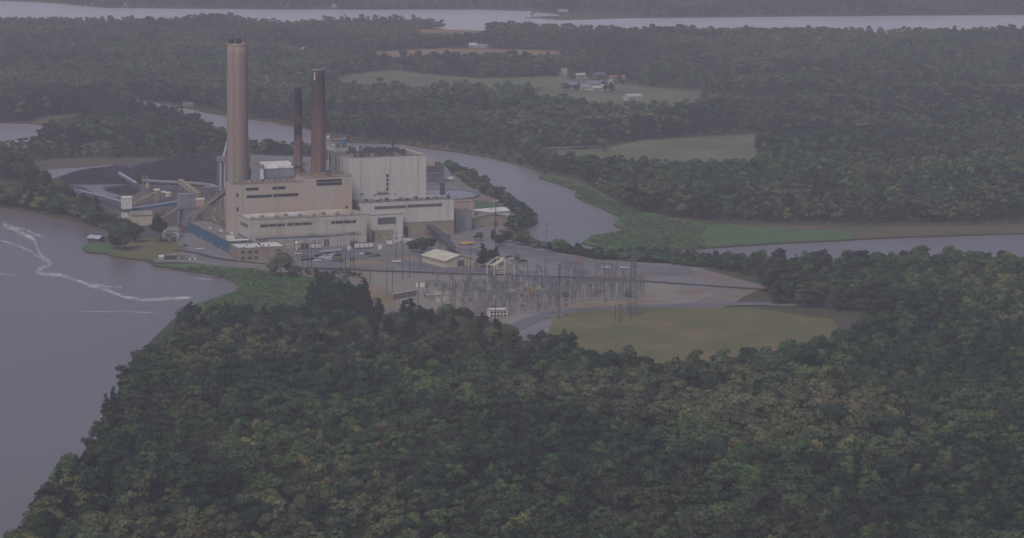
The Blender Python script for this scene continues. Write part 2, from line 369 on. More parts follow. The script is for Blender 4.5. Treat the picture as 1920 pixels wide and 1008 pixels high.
FIELDS = {
 'green_main': [(628, 152), (640, 141), (690, 136), (735, 131), (830, 142), (900, 147), (980, 145), (1040, 143), (1052, 150), (1040, 160), (1000, 166), (900, 168), (800, 165), (720, 160), (660, 160)],
 'green_homes': [(1030, 160), (1040, 145), (1060, 143), (1120, 148), (1200, 162), (1320, 170), (1320, 200), (1200, 196), (1100, 192), (1030, 190), (1000, 186), (1010, 172)],
 'brown': [(690, 98), (760, 94), (830, 91), (900, 92), (980, 93.5), (1080, 97.5), (1080, 100), (1000, 103), (900, 104), (800, 105), (740, 108)],
 'tan_far': [(768, 57), (800, 55), (860, 56), (930, 58), (930, 60.5), (860, 62), (800, 62)],
 'right_green': [(1000, 285), (1060, 281), (1120, 280), (1150, 275), (1200, 264), (1420, 250), (1420, 302), (1200, 308), (1120, 305), (1060, 298)],
 'clear_a': [(125, 282), (150, 272), (180, 264), (205, 268), (215, 279), (200, 287), (160, 288)],
 'clear_b': [(50, 226), (80, 219), (130, 215), (160, 210), (148, 224), (110, 233), (70, 233)],
 'point': [(840, 312), (872, 322), (903, 340), (935, 362), (962, 384), (980, 396), (960, 402), (900, 396), (860, 380), (840, 350)],
}
sheet('field', FIELDS['green_main'], 'field'); sheet('field', FIELDS['green_homes'], 'field')
sheet('field', FIELDS['brown'], 'brown_field', amp=.4); sheet('field', FIELDS['tan_far'], 'brown_field', amp=.4); sheet('field', FIELDS['right_green'], 'field')
ribbon('path', [(990, 279.5), (1040, 277.5), (1100, 275), (1130, 274)], 'sand', 9)
sheet('clearing', FIELDS['clear_a'], 'bank'); sheet('clearing', FIELDS['clear_b'], 'bank')
# river banks
sheet('bank', [(640, 262), (760, 264), (850, 274), (950, 288), (1030, 312), (1040, 328), (1100, 345), (1140, 372), (1180, 398), (1300, 420), (1700, 425), (2200, 415), (2200, 429), (1700, 443), (1450, 455), (1300, 465), (1200, 468), (1165, 469), (1125, 463), (1091, 455), (1109, 441.5),
 (1151, 436.5), (1173, 431), (1151, 420), (1161, 412), (1159, 404), (1131, 390), (1099, 378), (1079, 368), (1081, 356), (1041, 342), (1011, 333), (1016, 326), (1001, 317), (951, 301.5), (901, 291.5), (851, 283.5), (801, 277.5), (761, 269.5), (700, 267.5), (660, 266.5)], 'bank', amp=0, n=1)
sheet('marsh', [(1014, 333), (1045, 330), (1080, 345), (1110, 352), (1150, 372), (1200, 395), (1320, 420), (1600, 435), (1600, 449), (1450, 455), (1300, 465), (1200, 468), (1165, 469), (1125, 463), (1091, 455), (1109, 441.5), (1151, 436.5), (1173, 431), (1151, 420), (1161, 412), (1159, 404), (1131, 390), (1099, 378), (1079, 368), (1081, 356), (1041, 342)], 'marsh', amp=0, n=1)
# plant peninsula
sheet('coal_yard', [(40, 300), (150, 297), (300, 300), (430, 296), (520, 300), (520, 440), (330, 452), (250, 430), (200, 405), (130, 378), (90, 352), (60, 330)], 'yard')
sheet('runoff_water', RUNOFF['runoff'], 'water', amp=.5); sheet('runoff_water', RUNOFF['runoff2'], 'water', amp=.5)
sheet('bank', [(30, 300), (120, 297), (260, 296), (330, 297), (300, 304), (215, 307.5), (150, 312), (90, 316), (60, 320), (40, 312)], 'bank')
sheet('plant_yard', [(470, 290), (800, 300), (850, 320), (900, 345), (960, 385), (985, 400), (1000, 412), (960, 436), (955, 446), (1000, 462), (1060, 476), (1120, 488), (1200, 492), (1300, 498), (1380, 520), (1440, 536), (1400, 552), (1360, 574), (1250, 600), (1000, 640), (720, 600),
 (690, 560), (650, 520), (560, 512), (480, 504), (400, 498), (350, 492), (290, 492), (285, 486), (330, 470), (330, 440), (470, 420)], 'gravel')
sheet('lawn', [(205, 476), (225, 462), (260, 448), (300, 447), (330, 455), (355, 470), (345, 477), (290, 487), (275, 487), (240, 484), (215, 480)], 'lawn')
sheet('shore_grass', [(154, 464), (170, 456), (200, 455), (215, 470), (205, 476), (164, 472)], 'marsh', amp=.3)
sheet('marsh', [(286, 497), (350, 495), (420, 499), (480, 506), (560, 514), (640, 524), (690, 540), (700, 600), (600, 640), (400, 640), (330, 625), (371, 567), (421, 551), (448, 542), (451, 533), (431, 521), (400, 512.5), (330, 502.5), (291, 498.5)], 'marsh', amp=.2)
sheet('lawn', [(845, 372), (880, 376), (915, 378), (938, 384), (960, 396), (950, 404), (900, 400), (860, 392)], 'marsh')
sheet('parking_lot', [(540, 485), (560, 474), (640, 466), (720, 463), (790, 468), (800, 492), (860, 503), (960, 506), (960, 511), (700, 502), (640, 500), (545, 496)], 'asphalt', amp=.3)
sheet('road', [(335, 470), (360, 468), (420, 486), (500, 493), (560, 500), (700, 503), (820, 508), (960, 512.5), (960, 516), (820, 512), (690, 507), (560, 504), (480, 499), (400, 492), (350, 480)], 'asphalt', amp=.2)
sheet('road', [(930, 462), (960, 462), (1060, 478), (1120, 490), (1180, 497), (1300, 503), (1300, 516), (1180, 512), (1080, 497), (1000, 484), (940, 474)], 'asphalt', amp=.3)
sheet('dirt_patch', [(640, 489), (700, 487), (730, 494), (700, 499), (650, 499)], 'dirt'); sheet('dirt_patch', [(722, 484), (770, 481), (800, 486), (770, 490), (730, 489)], 'dirt')
sheet('substation_yard', [(700, 512), (960, 520), (1200, 530), (1290, 536), (1350, 548), (1300, 566), (1200, 578), (1060, 583), (1000, 600), (960, 612), (740, 575), (690, 545)], 'subgravel')
sheet('dirt_patch', [(688, 530), (720, 536), (742, 552), (745, 570), (720, 580), (695, 570), (686, 545)], 'dirt')
sheet('dirt_patch', [(650, 509), (690, 510), (700, 520), (680, 530), (660, 524)], 'dirt'); sheet('dirt_patch', [(560, 507), (600, 507), (615, 513), (590, 519), (570, 516)], 'dirt')
sheet('dirt_patch', [(1050, 568), (1120, 566), (1200, 560), (1260, 563), (1230, 568), (1200, 571), (1120, 576), (1060, 577)], 'dirt', amp=1)
sheet('grass', [(1040, 596), (1060, 585), (1120, 581), (1200, 578), (1400, 575), (1560, 598), (1590, 640), (1420, 690), (1250, 705), (1090, 680), (1020, 640)], 'lawn')
ribbon('road', [(940, 625), (1000, 598), (1040, 585), (1100, 579.5), (1200, 574), (1400, 568), (1700, 575), (2000, 600)], 'asphalt', 11)
ribbon('railway', [(330, 470), (370, 476), (400, 485), (440, 490), (500, 496.5), (560, 503), (640, 505), (700, 507), (780, 509.5), (860, 512.5), (930, 514), (1000, 517), (1100, 521), (1200, 526), (1400, 540), (1700, 560)], 'trackbed', 3.0, z=.55)
ribbon('road', [(210, 345), (150, 340)], 'yard', 4)

# ------------------------------------------------------------------ vegetation kinds
def ico(sub):
    import bmesh
    bm = bmesh.new(); bmesh.ops.create_icosphere(bm, subdivisions=sub, radius=1)
    v = np.array([x.co[:] for x in bm.verts]); f = [tuple(y.index for y in x.verts) for x in bm.faces]; bm.free(); return v, f
IV, IF = ico(1)
def crown(seed, h, r, z0, nl, nleaf, ls, pine=False, flat=.75):
    R = np.random.default_rng(seed); vs = []; fs = []
    lobes = []
    for i in range(nl):
        if pine:
            t = (i + .5) / nl; rr = r * (1.0 - .72 * t) * R.uniform(.55, .8); ang = R.uniform(0, 2 * PI); off = r * (1 - .8 * t) * R.uniform(.15, .55)
            c = (off * math.cos(ang), off * math.sin(ang), z0 + (h - z0 - rr * .5) * t + rr * .2); lobes.append((c, rr, .55))
        else:
            a = R.uniform(0, 2 * PI) if i else 0; off = (R.uniform(.35, .68) * r if i else 0); rr = r * R.uniform(.38, .6)
            zc = R.uniform(min(z0 + rr * .6, h - rr * .8), max(h - rr * .75, z0 + .1)) if i else h - rr * flat; c = (off * math.cos(a), off * math.sin(a), zc); lobes.append((c, rr, flat))
    for c, rr, fl in lobes:
        b = len(vs); n = IV * (1 + R.uniform(-.15, .1, (len(IV), 1)))
        for p in n: vs.append((c[0] + p[0] * rr * .72, c[1] + p[1] * rr * .72, c[2] + p[2] * rr * .72 * fl))
        fs += [tuple(b + k for k in f) for f in IF]
    w = np.array([l[1] ** 2 for l in lobes]); w = w / w.sum()
    for i in range(nleaf):
        c, rr, fl = lobes[R.choice(len(lobes), p=w)]
        d = R.normal(size=3); d[2] = abs(d[2]) * .9 - .35 * R.random(); d /= np.linalg.norm(d)
        q = R.uniform(.72, 1.1); p = np.array([c[0] + d[0] * rr * q, c[1] + d[1] * rr * q, c[2] + d[2] * rr * q * fl])
        n = d + R.normal(size=3) * .55; n /= np.linalg.norm(n)
        a = np.cross(n, R.normal(size=3)); a /= np.linalg.norm(a); e = np.cross(n, a); s = ls * R.uniform(.6, 1.3)
        b = len(vs)
        for u, v in ((-1, -.6), (.2, -1), (1, .5), (-.3, 1)): vs.append(tuple(p + a * s * u * R.uniform(.7, 1) + e * s * v * R.uniform(.7, 1)))
        fs.append((b, b + 1, b + 2, b + 3))
    return vs, fs
def trunk_mb(h, r, seed, top=.7, limbs=5):
    R = random.Random(seed); mb = MB(); mb.bar((0, 0, -.3), (0, 0, h * .45), r, r * .7, 7); mb.bar((0, 0, h * .45), (R.uniform(-.3, .3), R.uniform(-.3, .3), h * top), r * .7, r * .3, 6)
    for i in range(limbs):
        a = i * 2.4 + R.random(); z = h * R.uniform(.35, .6); L = h * R.uniform(.16, .26)
        mb.bar((0, 0, z), (L * math.cos(a), L * math.sin(a), z + L * .8), r * .35, r * .12, 5)
    return mb
KINDS = []
def make_kind(name, mat_, h, r, z0, nl, nleaf, ls, pine, seed, tr):
    vs, fs = crown(seed, h, r, z0, nl, nleaf, ls, pine)
    me = bpy.data.meshes.new(name + '_crown'); me.from_pydata(vs, [], fs); me.materials.append(M[mat_]); me.update()
    t = trunk_mb(h, tr, seed, .8 if pine else .65); tm = bpy.data.meshes.new(name + '_trunk'); tm.from_pydata([tuple(v) for v in t.v], [], t.f); tm.materials.append(M['bark']); tm.update()
    return me, tm, h
def joined(me, tm, name):
    vs = [v.co[:] for v in me.vertices]; fs = [tuple(p.vertices) for p in me.polygons]; n = len(vs); k = len(fs)
    vs += [v.co[:] for v in tm.vertices]; fs += [tuple(n + i for i in p.vertices) for p in tm.polygons]
    m = bpy.data.meshes.new(name); m.from_pydata(vs, [], fs); m.materials.append(me.materials[0]); m.materials.append(tm.materials[0])
    m.polygons.foreach_set('material_index', [0] * k + [1] * (len(fs) - k)); m.update(); return m
def kindcol(name, specs):
    c = bpy.data.collections.new(name)
    for i, s in enumerate(specs):
        me, tm, h = make_kind(f'{name}_{i}', *s); o = bpy.data.objects.new(f'{name}_{i:02d}', joined(me, tm, f'{name}_{i}')); c.objects.link(o)
    return c
#        mat, h, r, z0, lobes, leaves, leafsize, pine, seed, trunk r
KC_far = kindcol('far_tree', [('leaf_a', 14, 5.2, 2.5, 6, 150, .95, False, 1, .3), ('leaf_a', 15, 4.8, 3, 7, 150, .9, False, 2, .3), ('leaf_b', 13, 5.0, 2, 6, 150, .95, False, 3, .3),
                              ('leaf_b', 16, 4.4, 3, 7, 150, .9, False, 4, .3), ('leaf_c', 13, 4.8, 2.5, 6, 150, .9, False, 5, .3), ('pine', 17, 3.8, 4, 8, 150, .85, True, 6, .28), ('pine', 15, 3.6, 3, 7, 150, .85, True, 7, .28)])
KC_near = kindcol('near_tree', [('leaf_a', 14, 5.4, 2.5, 9, 900, .5, False, 11, .3), ('leaf_a', 15, 5.0, 3, 9, 900, .5, False, 12, .3), ('leaf_b', 13, 5.2, 2, 9, 900, .5, False, 13, .3),
                                ('leaf_b', 16, 4.8, 3, 10, 900, .5, False, 14, .3), ('leaf_c', 13, 5.0, 2.5, 8, 800, .5, False, 15, .3), ('pine', 17, 4.2, 4, 11, 900, .45, True, 16, .28), ('pine', 15, 4.0, 3, 10, 900, .45, True, 17, .28)])
KC_reed = kindcol('reed', [('reed', 1.6, 2.4, .1, 4, 130, .45, False, 24, .05), ('reed', 1.2, 2.8, .1, 4, 130, .45, False, 25, .05), ('reed', 2.0, 2.0, .1, 4, 120, .45, False, 26, .05)])
KC_bush = kindcol('bush', [('leaf_a', 2.6, 1.9, .2, 4, 120, .4, False, 21, .08), ('leaf_b', 3.4, 2.1, .3, 4, 130, .4, False, 22, .08), ('leaf_c', 2.2, 1.7, .2, 4, 110, .4, False, 23, .08)])
def scatter(name, label, cat, pts, scl, idx, kc):
    n = len(pts)
    if n == 0: return
    me = bpy.data.meshes.new(name); me.vertices.add(n); me.vertices.foreach_set('co', np.asarray(pts, dtype=np.float32).ravel())
    me.attributes.new('scl', 'FLOAT', 'POINT').data.foreach_set('value', np.asarray(scl, dtype=np.float32))
    me.attributes.new('rot', 'FLOAT', 'POINT').data.foreach_set('value', rng.uniform(0, 6.28, n).astype(np.float32))
    me.attributes.new('idx', 'INT', 'POINT').data.foreach_set('value', np.asarray(idx, dtype=np.int32))
    me.update()
    o = bpy.data.objects.new(name, me); COL.objects.link(o)
    ng = bpy.data.node_groups.new(name + '_nodes', 'GeometryNodeTree')
    ng.interface.new_socket('Geometry', in_out='INPUT', socket_type='NodeSocketGeometry'); ng.interface.new_socket('Geometry', in_out='OUTPUT', socket_type='NodeSocketGeometry')
    N = ng.nodes; L = ng.links; gi = N.new('NodeGroupInput'); go = N.new('NodeGroupOutput')
    ci = N.new('GeometryNodeCollectionInfo'); ci.inputs['Collection'].default_value = kc; ci.inputs['Separate Children'].default_value = True; ci.inputs['Reset Children'].default_value = True
    ip = N.new('GeometryNodeInstanceOnPoints'); ip.inputs['Pick Instance'].default_value = True
    def attr(nm, t):
        a = N.new('GeometryNodeInputNamedAttribute'); a.data_type = t; a.inputs['Name'].default_value = nm; return a.outputs['Attribute']
    cx = N.new('ShaderNodeCombineXYZ'); L.new(attr('rot', 'FLOAT'), cx.inputs['Z'])
    L.new(gi.outputs[0], ip.inputs['Points']); L.new(ci.outputs[0], ip.inputs['Instance']); L.new(attr('idx', 'INT'), ip.inputs['Instance Index'])
    L.new(cx.outputs[0], ip.inputs['Rotation']); L.new(attr('scl', 'FLOAT'), ip.inputs['Scale']); L.new(ip.outputs[0], go.inputs[0])
    md = o.modifiers.new('scatter', 'NODES'); md.node_group = ng
    tag(o, label, cat, kind='stuff'); return o
def vnoise(P, sc, seed):
    R = np.random.default_rng(seed); g = R.random((256, 256)); q = P / sc + 1000; i = np.floor(q).astype(int); f = q - i; f = f * f * (3 - 2 * f)
    a = g[i[:, 0] % 256, i[:, 1] % 256]; b = g[(i[:, 0] + 1) % 256, i[:, 1] % 256]; c = g[i[:, 0] % 256, (i[:, 1] + 1) % 256]; d = g[(i[:, 0] + 1) % 256, (i[:, 1] + 1) % 256]
    return (a * (1 - f[:, 0]) + b * f[:, 0]) * (1 - f[:, 1]) + (c * (1 - f[:, 0]) + d * f[:, 0]) * f[:, 1]
ALLW = list(WW.values())
def down(poly, n=4, m=7, f=1.0):
    return [[(x, y + f * k / n * (y + 300) * .052) for x, y in poly] for k in range(n + 1)]
def grid_pts(polypx, step, excl=(), jit=.45, pad=0):
    pw = W2(polypx); a = np.array(pw); x0, y0 = a.min(0); x1, y1 = a.max(0)
    xs, ys = np.meshgrid(np.arange(x0, x1, step), np.arange(y0, y1, step)); xs[1::2] += step / 2
    P = np.stack([xs.ravel(), ys.ravel()], 1); P = P + rng.uniform(-jit, jit, P.shape) * step
    k = inpoly(P, pw)
    for w in ALLW: k &= ~inpoly(P, w)
    for e in excl: k &= ~inpoly(P, W2(e))
    return P[k]
def mixkinds(P, dark=0.0):
    n1 = vnoise(P, 90, 5); n2 = vnoise(P, 35, 6); r = rng.random(len(P)); idx = np.zeros(len(P), int)
    v = .55 * n1 + .25 * n2 + .35 * r + dark
    idx = np.where(v < .42, rng.choice([0, 4], len(P), p=[.6, .4]), np.where(v < .62, rng.choice([0, 1, 2], len(P)), np.where(v < .8, rng.choice([2, 3, 1], len(P)), rng.choice([5, 6, 3], len(P)))))
    return idx
def wood(name, label, polypx, step, kc, excl=(), smin=.75, smax=1.15, dark=0, gaps=0):
    P = grid_pts(polypx, step, excl)
    if gaps: P = P[vnoise(P, 45, 9) > gaps]
    n = len(P); s = rng.uniform(smin, smax, n) * (.62 + .62 * vnoise(P, 70, 8))
    pts = np.concatenate([P, np.zeros((n, 1))], 1)
    print(name, n)
    return scatter(name, label, 'woodland', pts, s, mixkinds(P, dark), kc)
FX = [FIELDS['point']]
for k_ in ('green_main', 'green_homes', 'right_green', 'clear_a', 'clear_b'): FX += down(FIELDS[k_], 4, f=.8)
for k_ in ('brown', 'tan_far'): FX += down(FIELDS[k_], 5, f=1.0)
RIV = down([(240, 190), (300, 200), (350, 213), (400, 234), (426, 243), (426, 238), (400, 220), (350, 204), (300, 194), (240, 186)], 5)
TREELINES = [[(768, 62), (930, 60.5), (1000, 62), (1000, 64), (768, 66)]]
wood('woodland', 'hazy dark woods and trees along the far shore beyond the top river', [(-500, -36), (2300, -36), (2300, 40), (-500, 40)], 10.5, KC_far, smin=.7, smax=1.1, excl=[[(990, 31), (1050, 24), (1200, 26), (1200, 37), (1050, 40)]], gaps=.12)
homes = [(1035, 146), (1075, 138), (1120, 140), (1165, 150), (1200, 158), (1200, 205), (1100, 203), (1040, 196)]
homes_x = down([(1040, 141), (1165, 150), (1165, 156), (1040, 148)], 3) + down([(905, 185), (945, 187), (945, 192), (905, 190)], 4) + down([(870, 86), (920, 86), (920, 94), (870, 93)], 4) + down([(330, 196), (362, 198), (362, 202), (330, 200)], 3) + down([(560, 94), (574, 94), (574, 98), (560, 98)], 4)
wood('woodland', 'broad hazy forest between the top river and the middle river', [(-500, 46), (2300, 46), (2300, 205), (1420, 250), (1200, 262), (1130, 274), (1130, 279), (1020, 281), (960, 285), (900, 277), (830, 272), (760, 262), (640, 262), (606, 252), (550, 233), (465, 220), (350, 200), (265, 187), (200, 178), (130, 178), (0, 174), (-500, 172)], 7.6, KC_far,
     excl=FX + homes_x + [homes, [(870, 45), (905, 45), (900, 66), (880, 66)], [(610, 250), (1000, 310), (1000, 320), (610, 268)]], gaps=.16)
wood('woodland', 'hazy forest on the right bank of the middle river', [(960, 280), (1070, 300), (1200, 312), (1420, 305), (1420, 250), (2300, 205), (2300, 412), (1700, 420), (1300, 415), (1180, 395), (1140, 370), (1100, 344), (1040, 326), (1000, 310)], 7.2, KC_far, excl=down(FIELDS['right_green'], 4, f=.5), gaps=.15)
wood('woodland', 'dark wood on the left between the pond and the river', [(-500, 180), (0, 180), (130, 185), (200, 188), (260, 196), (330, 216), (400, 238), (424, 262), (424, 290), (330, 290), (230, 292), (120, 292), (60, 290), (90, 262), (95, 235), (-500, 222)], 7.2, KC_far, excl=down(FIELDS['clear_a'], 3, f=.5) + down(FIELDS['clear_b'], 3, f=.5) + RIV, dark=.2, gaps=.05)
wood('woodland', 'low bushy trees between the left pond and the coal yard bank', [(-500, 281), (60, 281), (120, 292), (330, 291), (424, 291), (424, 294), (330, 297), (120, 297), (40, 304), (30, 320), (60, 345), (0, 330), (-500, 320)], 6.5, KC_far, smin=.45, smax=.85)
wood('woodland', 'trees and scrub on the river bank behind the white tank building', [(470, 280), (520, 281), (585, 283), (610, 286), (610, 296), (470, 292)], 6, KC_far, smin=.4, smax=.75, dark=.25)
wood('woodland', 'woodland in the foreground past the photographed strip of trees', [(330, 662), (500, 664), (960, 664), (1060, 678), (1140, 708), (1260, 722), (1430, 706), (1610, 655), (1620, 628), (2300, 628), (2300, 1350), (-200, 1350), (60, 1010), (150, 880), (240, 720)], 7.6, KC_near)
wood('woodland', 'trees on the near river bank beyond the switchyard fence', [(1330, 505), (1500, 510), (2300, 515), (2300, 640), (1960, 636), (1600, 585), (1450, 570), (1420, 520)], 7.6, KC_near)
wood('woodland', 'dark trees on the inner side of the left spit behind the coal yard road', [(-500, 312), (0, 316), (45, 320), (72, 334), (100, 354), (60, 349), (0, 337), (-500, 345)], 6.5, KC_near, smin=.6, smax=.95, dark=.2)
# shrubs
def scrub(label, polypx, step, smin=.6, smax=1.4, excl=(), gaps=0, idx=None, z=0, kc=None):
    P = grid_pts(polypx, step, excl)
    if gaps: P = P[vnoise(P, 16, 19) > gaps]
    n = len(P); pts = np.concatenate([P, np.full((n, 1), z)], 1); ii = rng.integers(0, 3, n) if idx is None else rng.choice(idx, n)
    return scatter('shrubs', label, 'shrubs', pts, rng.uniform(smin, smax, n), ii, kc or KC_bush)
scrub('scrub and reeds along the far bank of the middle river', [(640, 262), (760, 264), (850, 274), (950, 288), (1030, 312), (1040, 328), (1010, 330), (1000, 316), (900, 290), (800, 276), (660, 266)], 5, gaps=.25)
scrub('green bushes on the railway verge beside the river', [(940, 440), (965, 447), (1000, 459), (1060, 470), (1120, 477), (1200, 478), (1300, 483), (1500, 496), (1500, 508), (1300, 502), (1200, 491), (1120, 486), (1060, 476), (1000, 462), (950, 450)], 3.4, smin=.8, smax=1.8, idx=[0, 1])
scrub('brown and green scrub on the slope of the river point', [(838, 308), (872, 322), (905, 341), (938, 361), (964, 381), (985, 397), (1007, 409), (1006, 416), (985, 426), (960, 436), (945, 428), (975, 410), (950, 390), (920, 372), (880, 350), (845, 326)], 3.6, smin=.7, smax=2.1, gaps=.2)
scrub('marsh grass tufts and low bushes by the bay', [(300, 500), (420, 505), (480, 508), (560, 516), (640, 528), (685, 545), (640, 600), (400, 600), (380, 570), (440, 548), (452, 532), (430, 519), (330, 501)], 3.6, smin=.5, smax=1.1, kc=KC_reed)
scrub('tufts on the green river marsh', [(1014, 335), (1060, 340), (1110, 360), (1200, 400), (1320, 425), (1320, 464), (1200, 466), (1130, 462), (1100, 454), (1112, 443), (1175, 432), (1162, 408), (1085, 370), (1075, 356)], 4.0, smin=.5, smax=1.1, kc=KC_reed)
scrub('scrub beside the coal yard road', [(90, 352), (130, 378), (200, 405), (250, 432), (210, 440), (150, 412), (100, 375), (60, 345)], 3.6, smin=.8, smax=1.8)
scrub('ragged weeds along the switchyard edge', [(560, 506), (650, 509), (700, 512), (700, 520), (640, 522), (560, 513)], 3.6, smin=.3, smax=.9, gaps=.3)
# individual trees
TP = {}
for k, s in {'round': ('leaf_a', 14, 7.6, 1.5, 12, 1500, .42, False, 31, .32), 'broad': ('leaf_b', 13, 7.0, 2, 11, 1300, .45, False, 32, .32), 'light': ('leaf_c', 12, 6.0, 2, 9, 1000, .42, False, 35, .25),
             'dark': ('pine', 16, 5.6, 2.5, 13, 1400, .4, True, 33, .28), 'tallpine': ('pine', 19, 7.6, 8, 12, 1500, .42, True, 34, .3)}.items():
    me, tm, h = make_kind('tree_' + k, *s); TP[k] = (me, tm, h)
def tree(kind, P, sc, label, group=None, name=None, rz=None):
    me, tm, h = TP[kind]
    o = thing(name or ('pine_tree' if kind in ('dark', 'tallpine') else 'tree'), label, 'tree', (P[0], P[1], 0), random.uniform(0, 6.28) if rz is None else rz, group)
    o.scale = (sc * random.uniform(.92, 1.08), sc * random.uniform(.92, 1.08), sc)
    for nm, d in (('crown', me), ('trunk', tm)):
        c = bpy.data.objects.new(nm, d); COL.objects.link(c); c.parent = o
    return o
def wood_trees(polypx, step, label, group, kinds, smin, smax, cap, excl=()):
    P = grid_pts(polypx, step, excl)
    order = np.argsort(P[:, 1])[:cap]
    for i in order: tree(random.choice(kinds), P[i], random.uniform(smin, smax), label, group)
    print(group, len(order))
wood_trees([(325, 640), (345, 615), (395, 606), (445, 596), (500, 600), (560, 604), (620, 600), (700, 606), (850, 616), (920, 628), (955, 645), (965, 663), (330, 661)], 8.2, 'dark green leafy tree packed in the wood along the bottom edge', 'trees of the wood along the bottom edge', ['broad', 'round', 'dark', 'broad', 'dark'], .72, 1.05, 170)
wood_trees([(575, 566), (600, 550), (640, 546), (690, 556), (698, 580), (690, 600), (575, 598)], 7.5, 'tall dark tree in the clump rising above the bottom wood beside the dirt strip', 'dark clump beside the dirt strip', ['dark', 'broad', 'dark'], .72, .95, 34)
wood_trees([(-60, 345), (0, 338), (60, 350), (100, 372), (150, 396), (205, 424), (200, 431), (150, 415), (60, 394), (-60, 382)], 7.6, 'dark bushy tree on the wooded spit between the bay and the coal yard', 'trees on the left spit', ['broad', 'round', 'broad', 'light', 'dark'], .78, 1.12, 75)
LT = [
 ('round', 527, 519, 1.02, 'round bright green tree in front of the tan office building'), ('round', 550, 521, .55, 'small green bush-like tree just right of the round green tree'),
 ('light', 638, 494, .35, 'little green tree among the cars of the parking lot'), ('broad', 610, 545, .9, 'leafy green tree at the top left of the dark clump'),
 ('round', 232, 469, 1.1, 'wide rounded tree at the tip of the lawn by the bay'), ('broad', 218, 467, .8, 'lower rounded tree behind the boat house'), ('broad', 254, 455, .95, 'round tree behind the right shoulder of the wide tree on the lawn'),
 ('tallpine', 296, 456, .98, 'tall pine with bare trunks standing on the lawn'), ('tallpine', 301, 453, .8, 'slimmer pine right behind the tall lawn pine'),
 ('broad', 790, 478, .85, 'large shady tree left of the cream gabled warehouse'), ('broad', 775, 474, .6, 'smaller shady tree beside the hall loading area'), ('broad', 805, 470, .62, 'tree between the shady tree and the steel ramp'),
 ('dark', 905, 503, .95, 'dark pine with a bare stem beside the cream warehouse door'), ('dark', 930, 496, .7, 'dark spreading pine behind the beige frame'), ('broad', 918, 492, .6, 'dark tree over the parked cars behind the warehouse'),
 ('light', 968, 492, .42, 'pale olive bush beside the beige frame'), ('round', 897, 452, .42, 'small green tree in the middle of the back yard'), ('dark', 925, 452, .5, 'small dark conifer beside the tall floodlight mast'), ('broad', 935, 462, .6, 'dark tree at the foot of the floodlight mast'),
 ('round', 985, 462, .75, 'tallest green tree on the verge by the river inlet'), ('broad', 950, 456, .5, 'dark tree left of the verge trees'), ('round', 968, 460, .55, 'bushy green tree at the inlet mouth'), ('light', 1003, 466, .5, 'pale tree right of the tallest verge tree'),
 ('round', 1048, 474, .62, 'green tree just right of the pole with two crossarms'), ('round', 1062, 476, .5, 'last rounded tree of the verge row'), ('broad', 1033, 472, .5, 'tree between the verge pole and the inlet trees'),
 ('broad', 934, 372, .42, 'dark round bush on the crest of the river point, near the top'), ('broad', 962, 386, .4, 'dark round bush on the crest of the river point, lower down'), ('light', 905, 354, .4, 'pale tree on the bank above the settling basin'),
 ('dark', 502, 288, .5, 'small dark tree on the bank left of the narrow chimney'), ('dark', 530, 287, .55, 'dark tree on the bank beside the narrow chimney'), ('light', 1129, 284, .9, 'lone rounded tree at the end of the field track'),
]
for k, x, y, s, l in LT: tree(k, G(x, y), s, l)
for i in range(16):
    t = i / 15; x = 850 + 140 * t + random.uniform(-4, 4); y = 322 + 90 * t ** 1.15 + random.uniform(-1, 3)
    tree(random.choice(['broad', 'light', 'round']), G(x, y), random.uniform(.3, .5), 'small scrubby tree on the slope of the river point', 'small trees on the river point')
for i in range(14):
    x = 700 + i * 27 + random.uniform(-8, 8); tree('broad', G(x, 109 + random.uniform(-1.5, 1)), random.uniform(.5, .8), 'small hedge tree at the near edge of the brown field', 'hedge trees by the brown field')
# ------------------------------------------------------------------ building helpers
def shell(mb, w, d, h, t=.6, drop=.9, x0=0, y0=0):
    a, b, c, e = x0, x0 + w, y0, y0 + d
    mb.box(a, b, c, c + t, 0, h); mb.box(a, b, e - t, e, 0, h); mb.box(a, a + t, c + t, e - t, 0, h); mb.box(b - t, b, c + t, e - t, 0, h)
    return mb
def window(par, face, a, b, z0, z1, n=0, glass='glass', fr='frame', off=0, t=.16, name='window', label=None, rows=0):
    def bx(mb, u0, u1, o0, o1, za, zb):
        if face == 'front': mb.box(u0, u1, off - o1, off - o0, za, zb)
        elif face == 'left': mb.box(off - o1, off - o0, u0, u1, za, zb)
        else: mb.box(off + o0, off + o1, u0, u1, za, zb)
    g = MB(); bx(g, a, b, -.1, .05, z0, z1); w = g.build(name, glass, par, label=label)
    f = MB()
    bx(f, a - t, a, .02, .2, z0 - t, z1 + t); bx(f, b, b + t, .02, .2, z0 - t, z1 + t); bx(f, a, b, .02, .2, z1, z1 + t); bx(f, a, b, .02, .2, z0 - t, z0)
    for i in range(1, n):
        u = a + (b - a) * i / n; bx(f, u - t * .4, u + t * .4, .052, .15, z0, z1)
    for i in range(1, rows):
        z = z0 + (z1 - z0) * i / rows; bx(f, a, b, .055, .14, z - t * .3, z + t * .3)
    f.build('window_frame', fr, w); return w
def flatbuilding(name, label, cat, P, th, w, d, h, m, roofm, drop=.9, t=.6):
    o = thing(name, label, cat, P, th)
    shell(MB(), w, d, h, t).build('wall', m, o)
    r = MB(); r.box(t, w - t, t, d - t, h - drop - .4, h - drop); ro = r.build('roof', roofm, o)
    c = MB(); c.box(-.15, w + .15, -.15, -.01, h - .35, h + .12); c.box(-.15, -.01, 0, d, h - .35, h + .12); c.box(w + .01, w + .15, 0, d, h - .35, h + .12); c.build('parapet_cap', 'frame', o)
    return o, ro
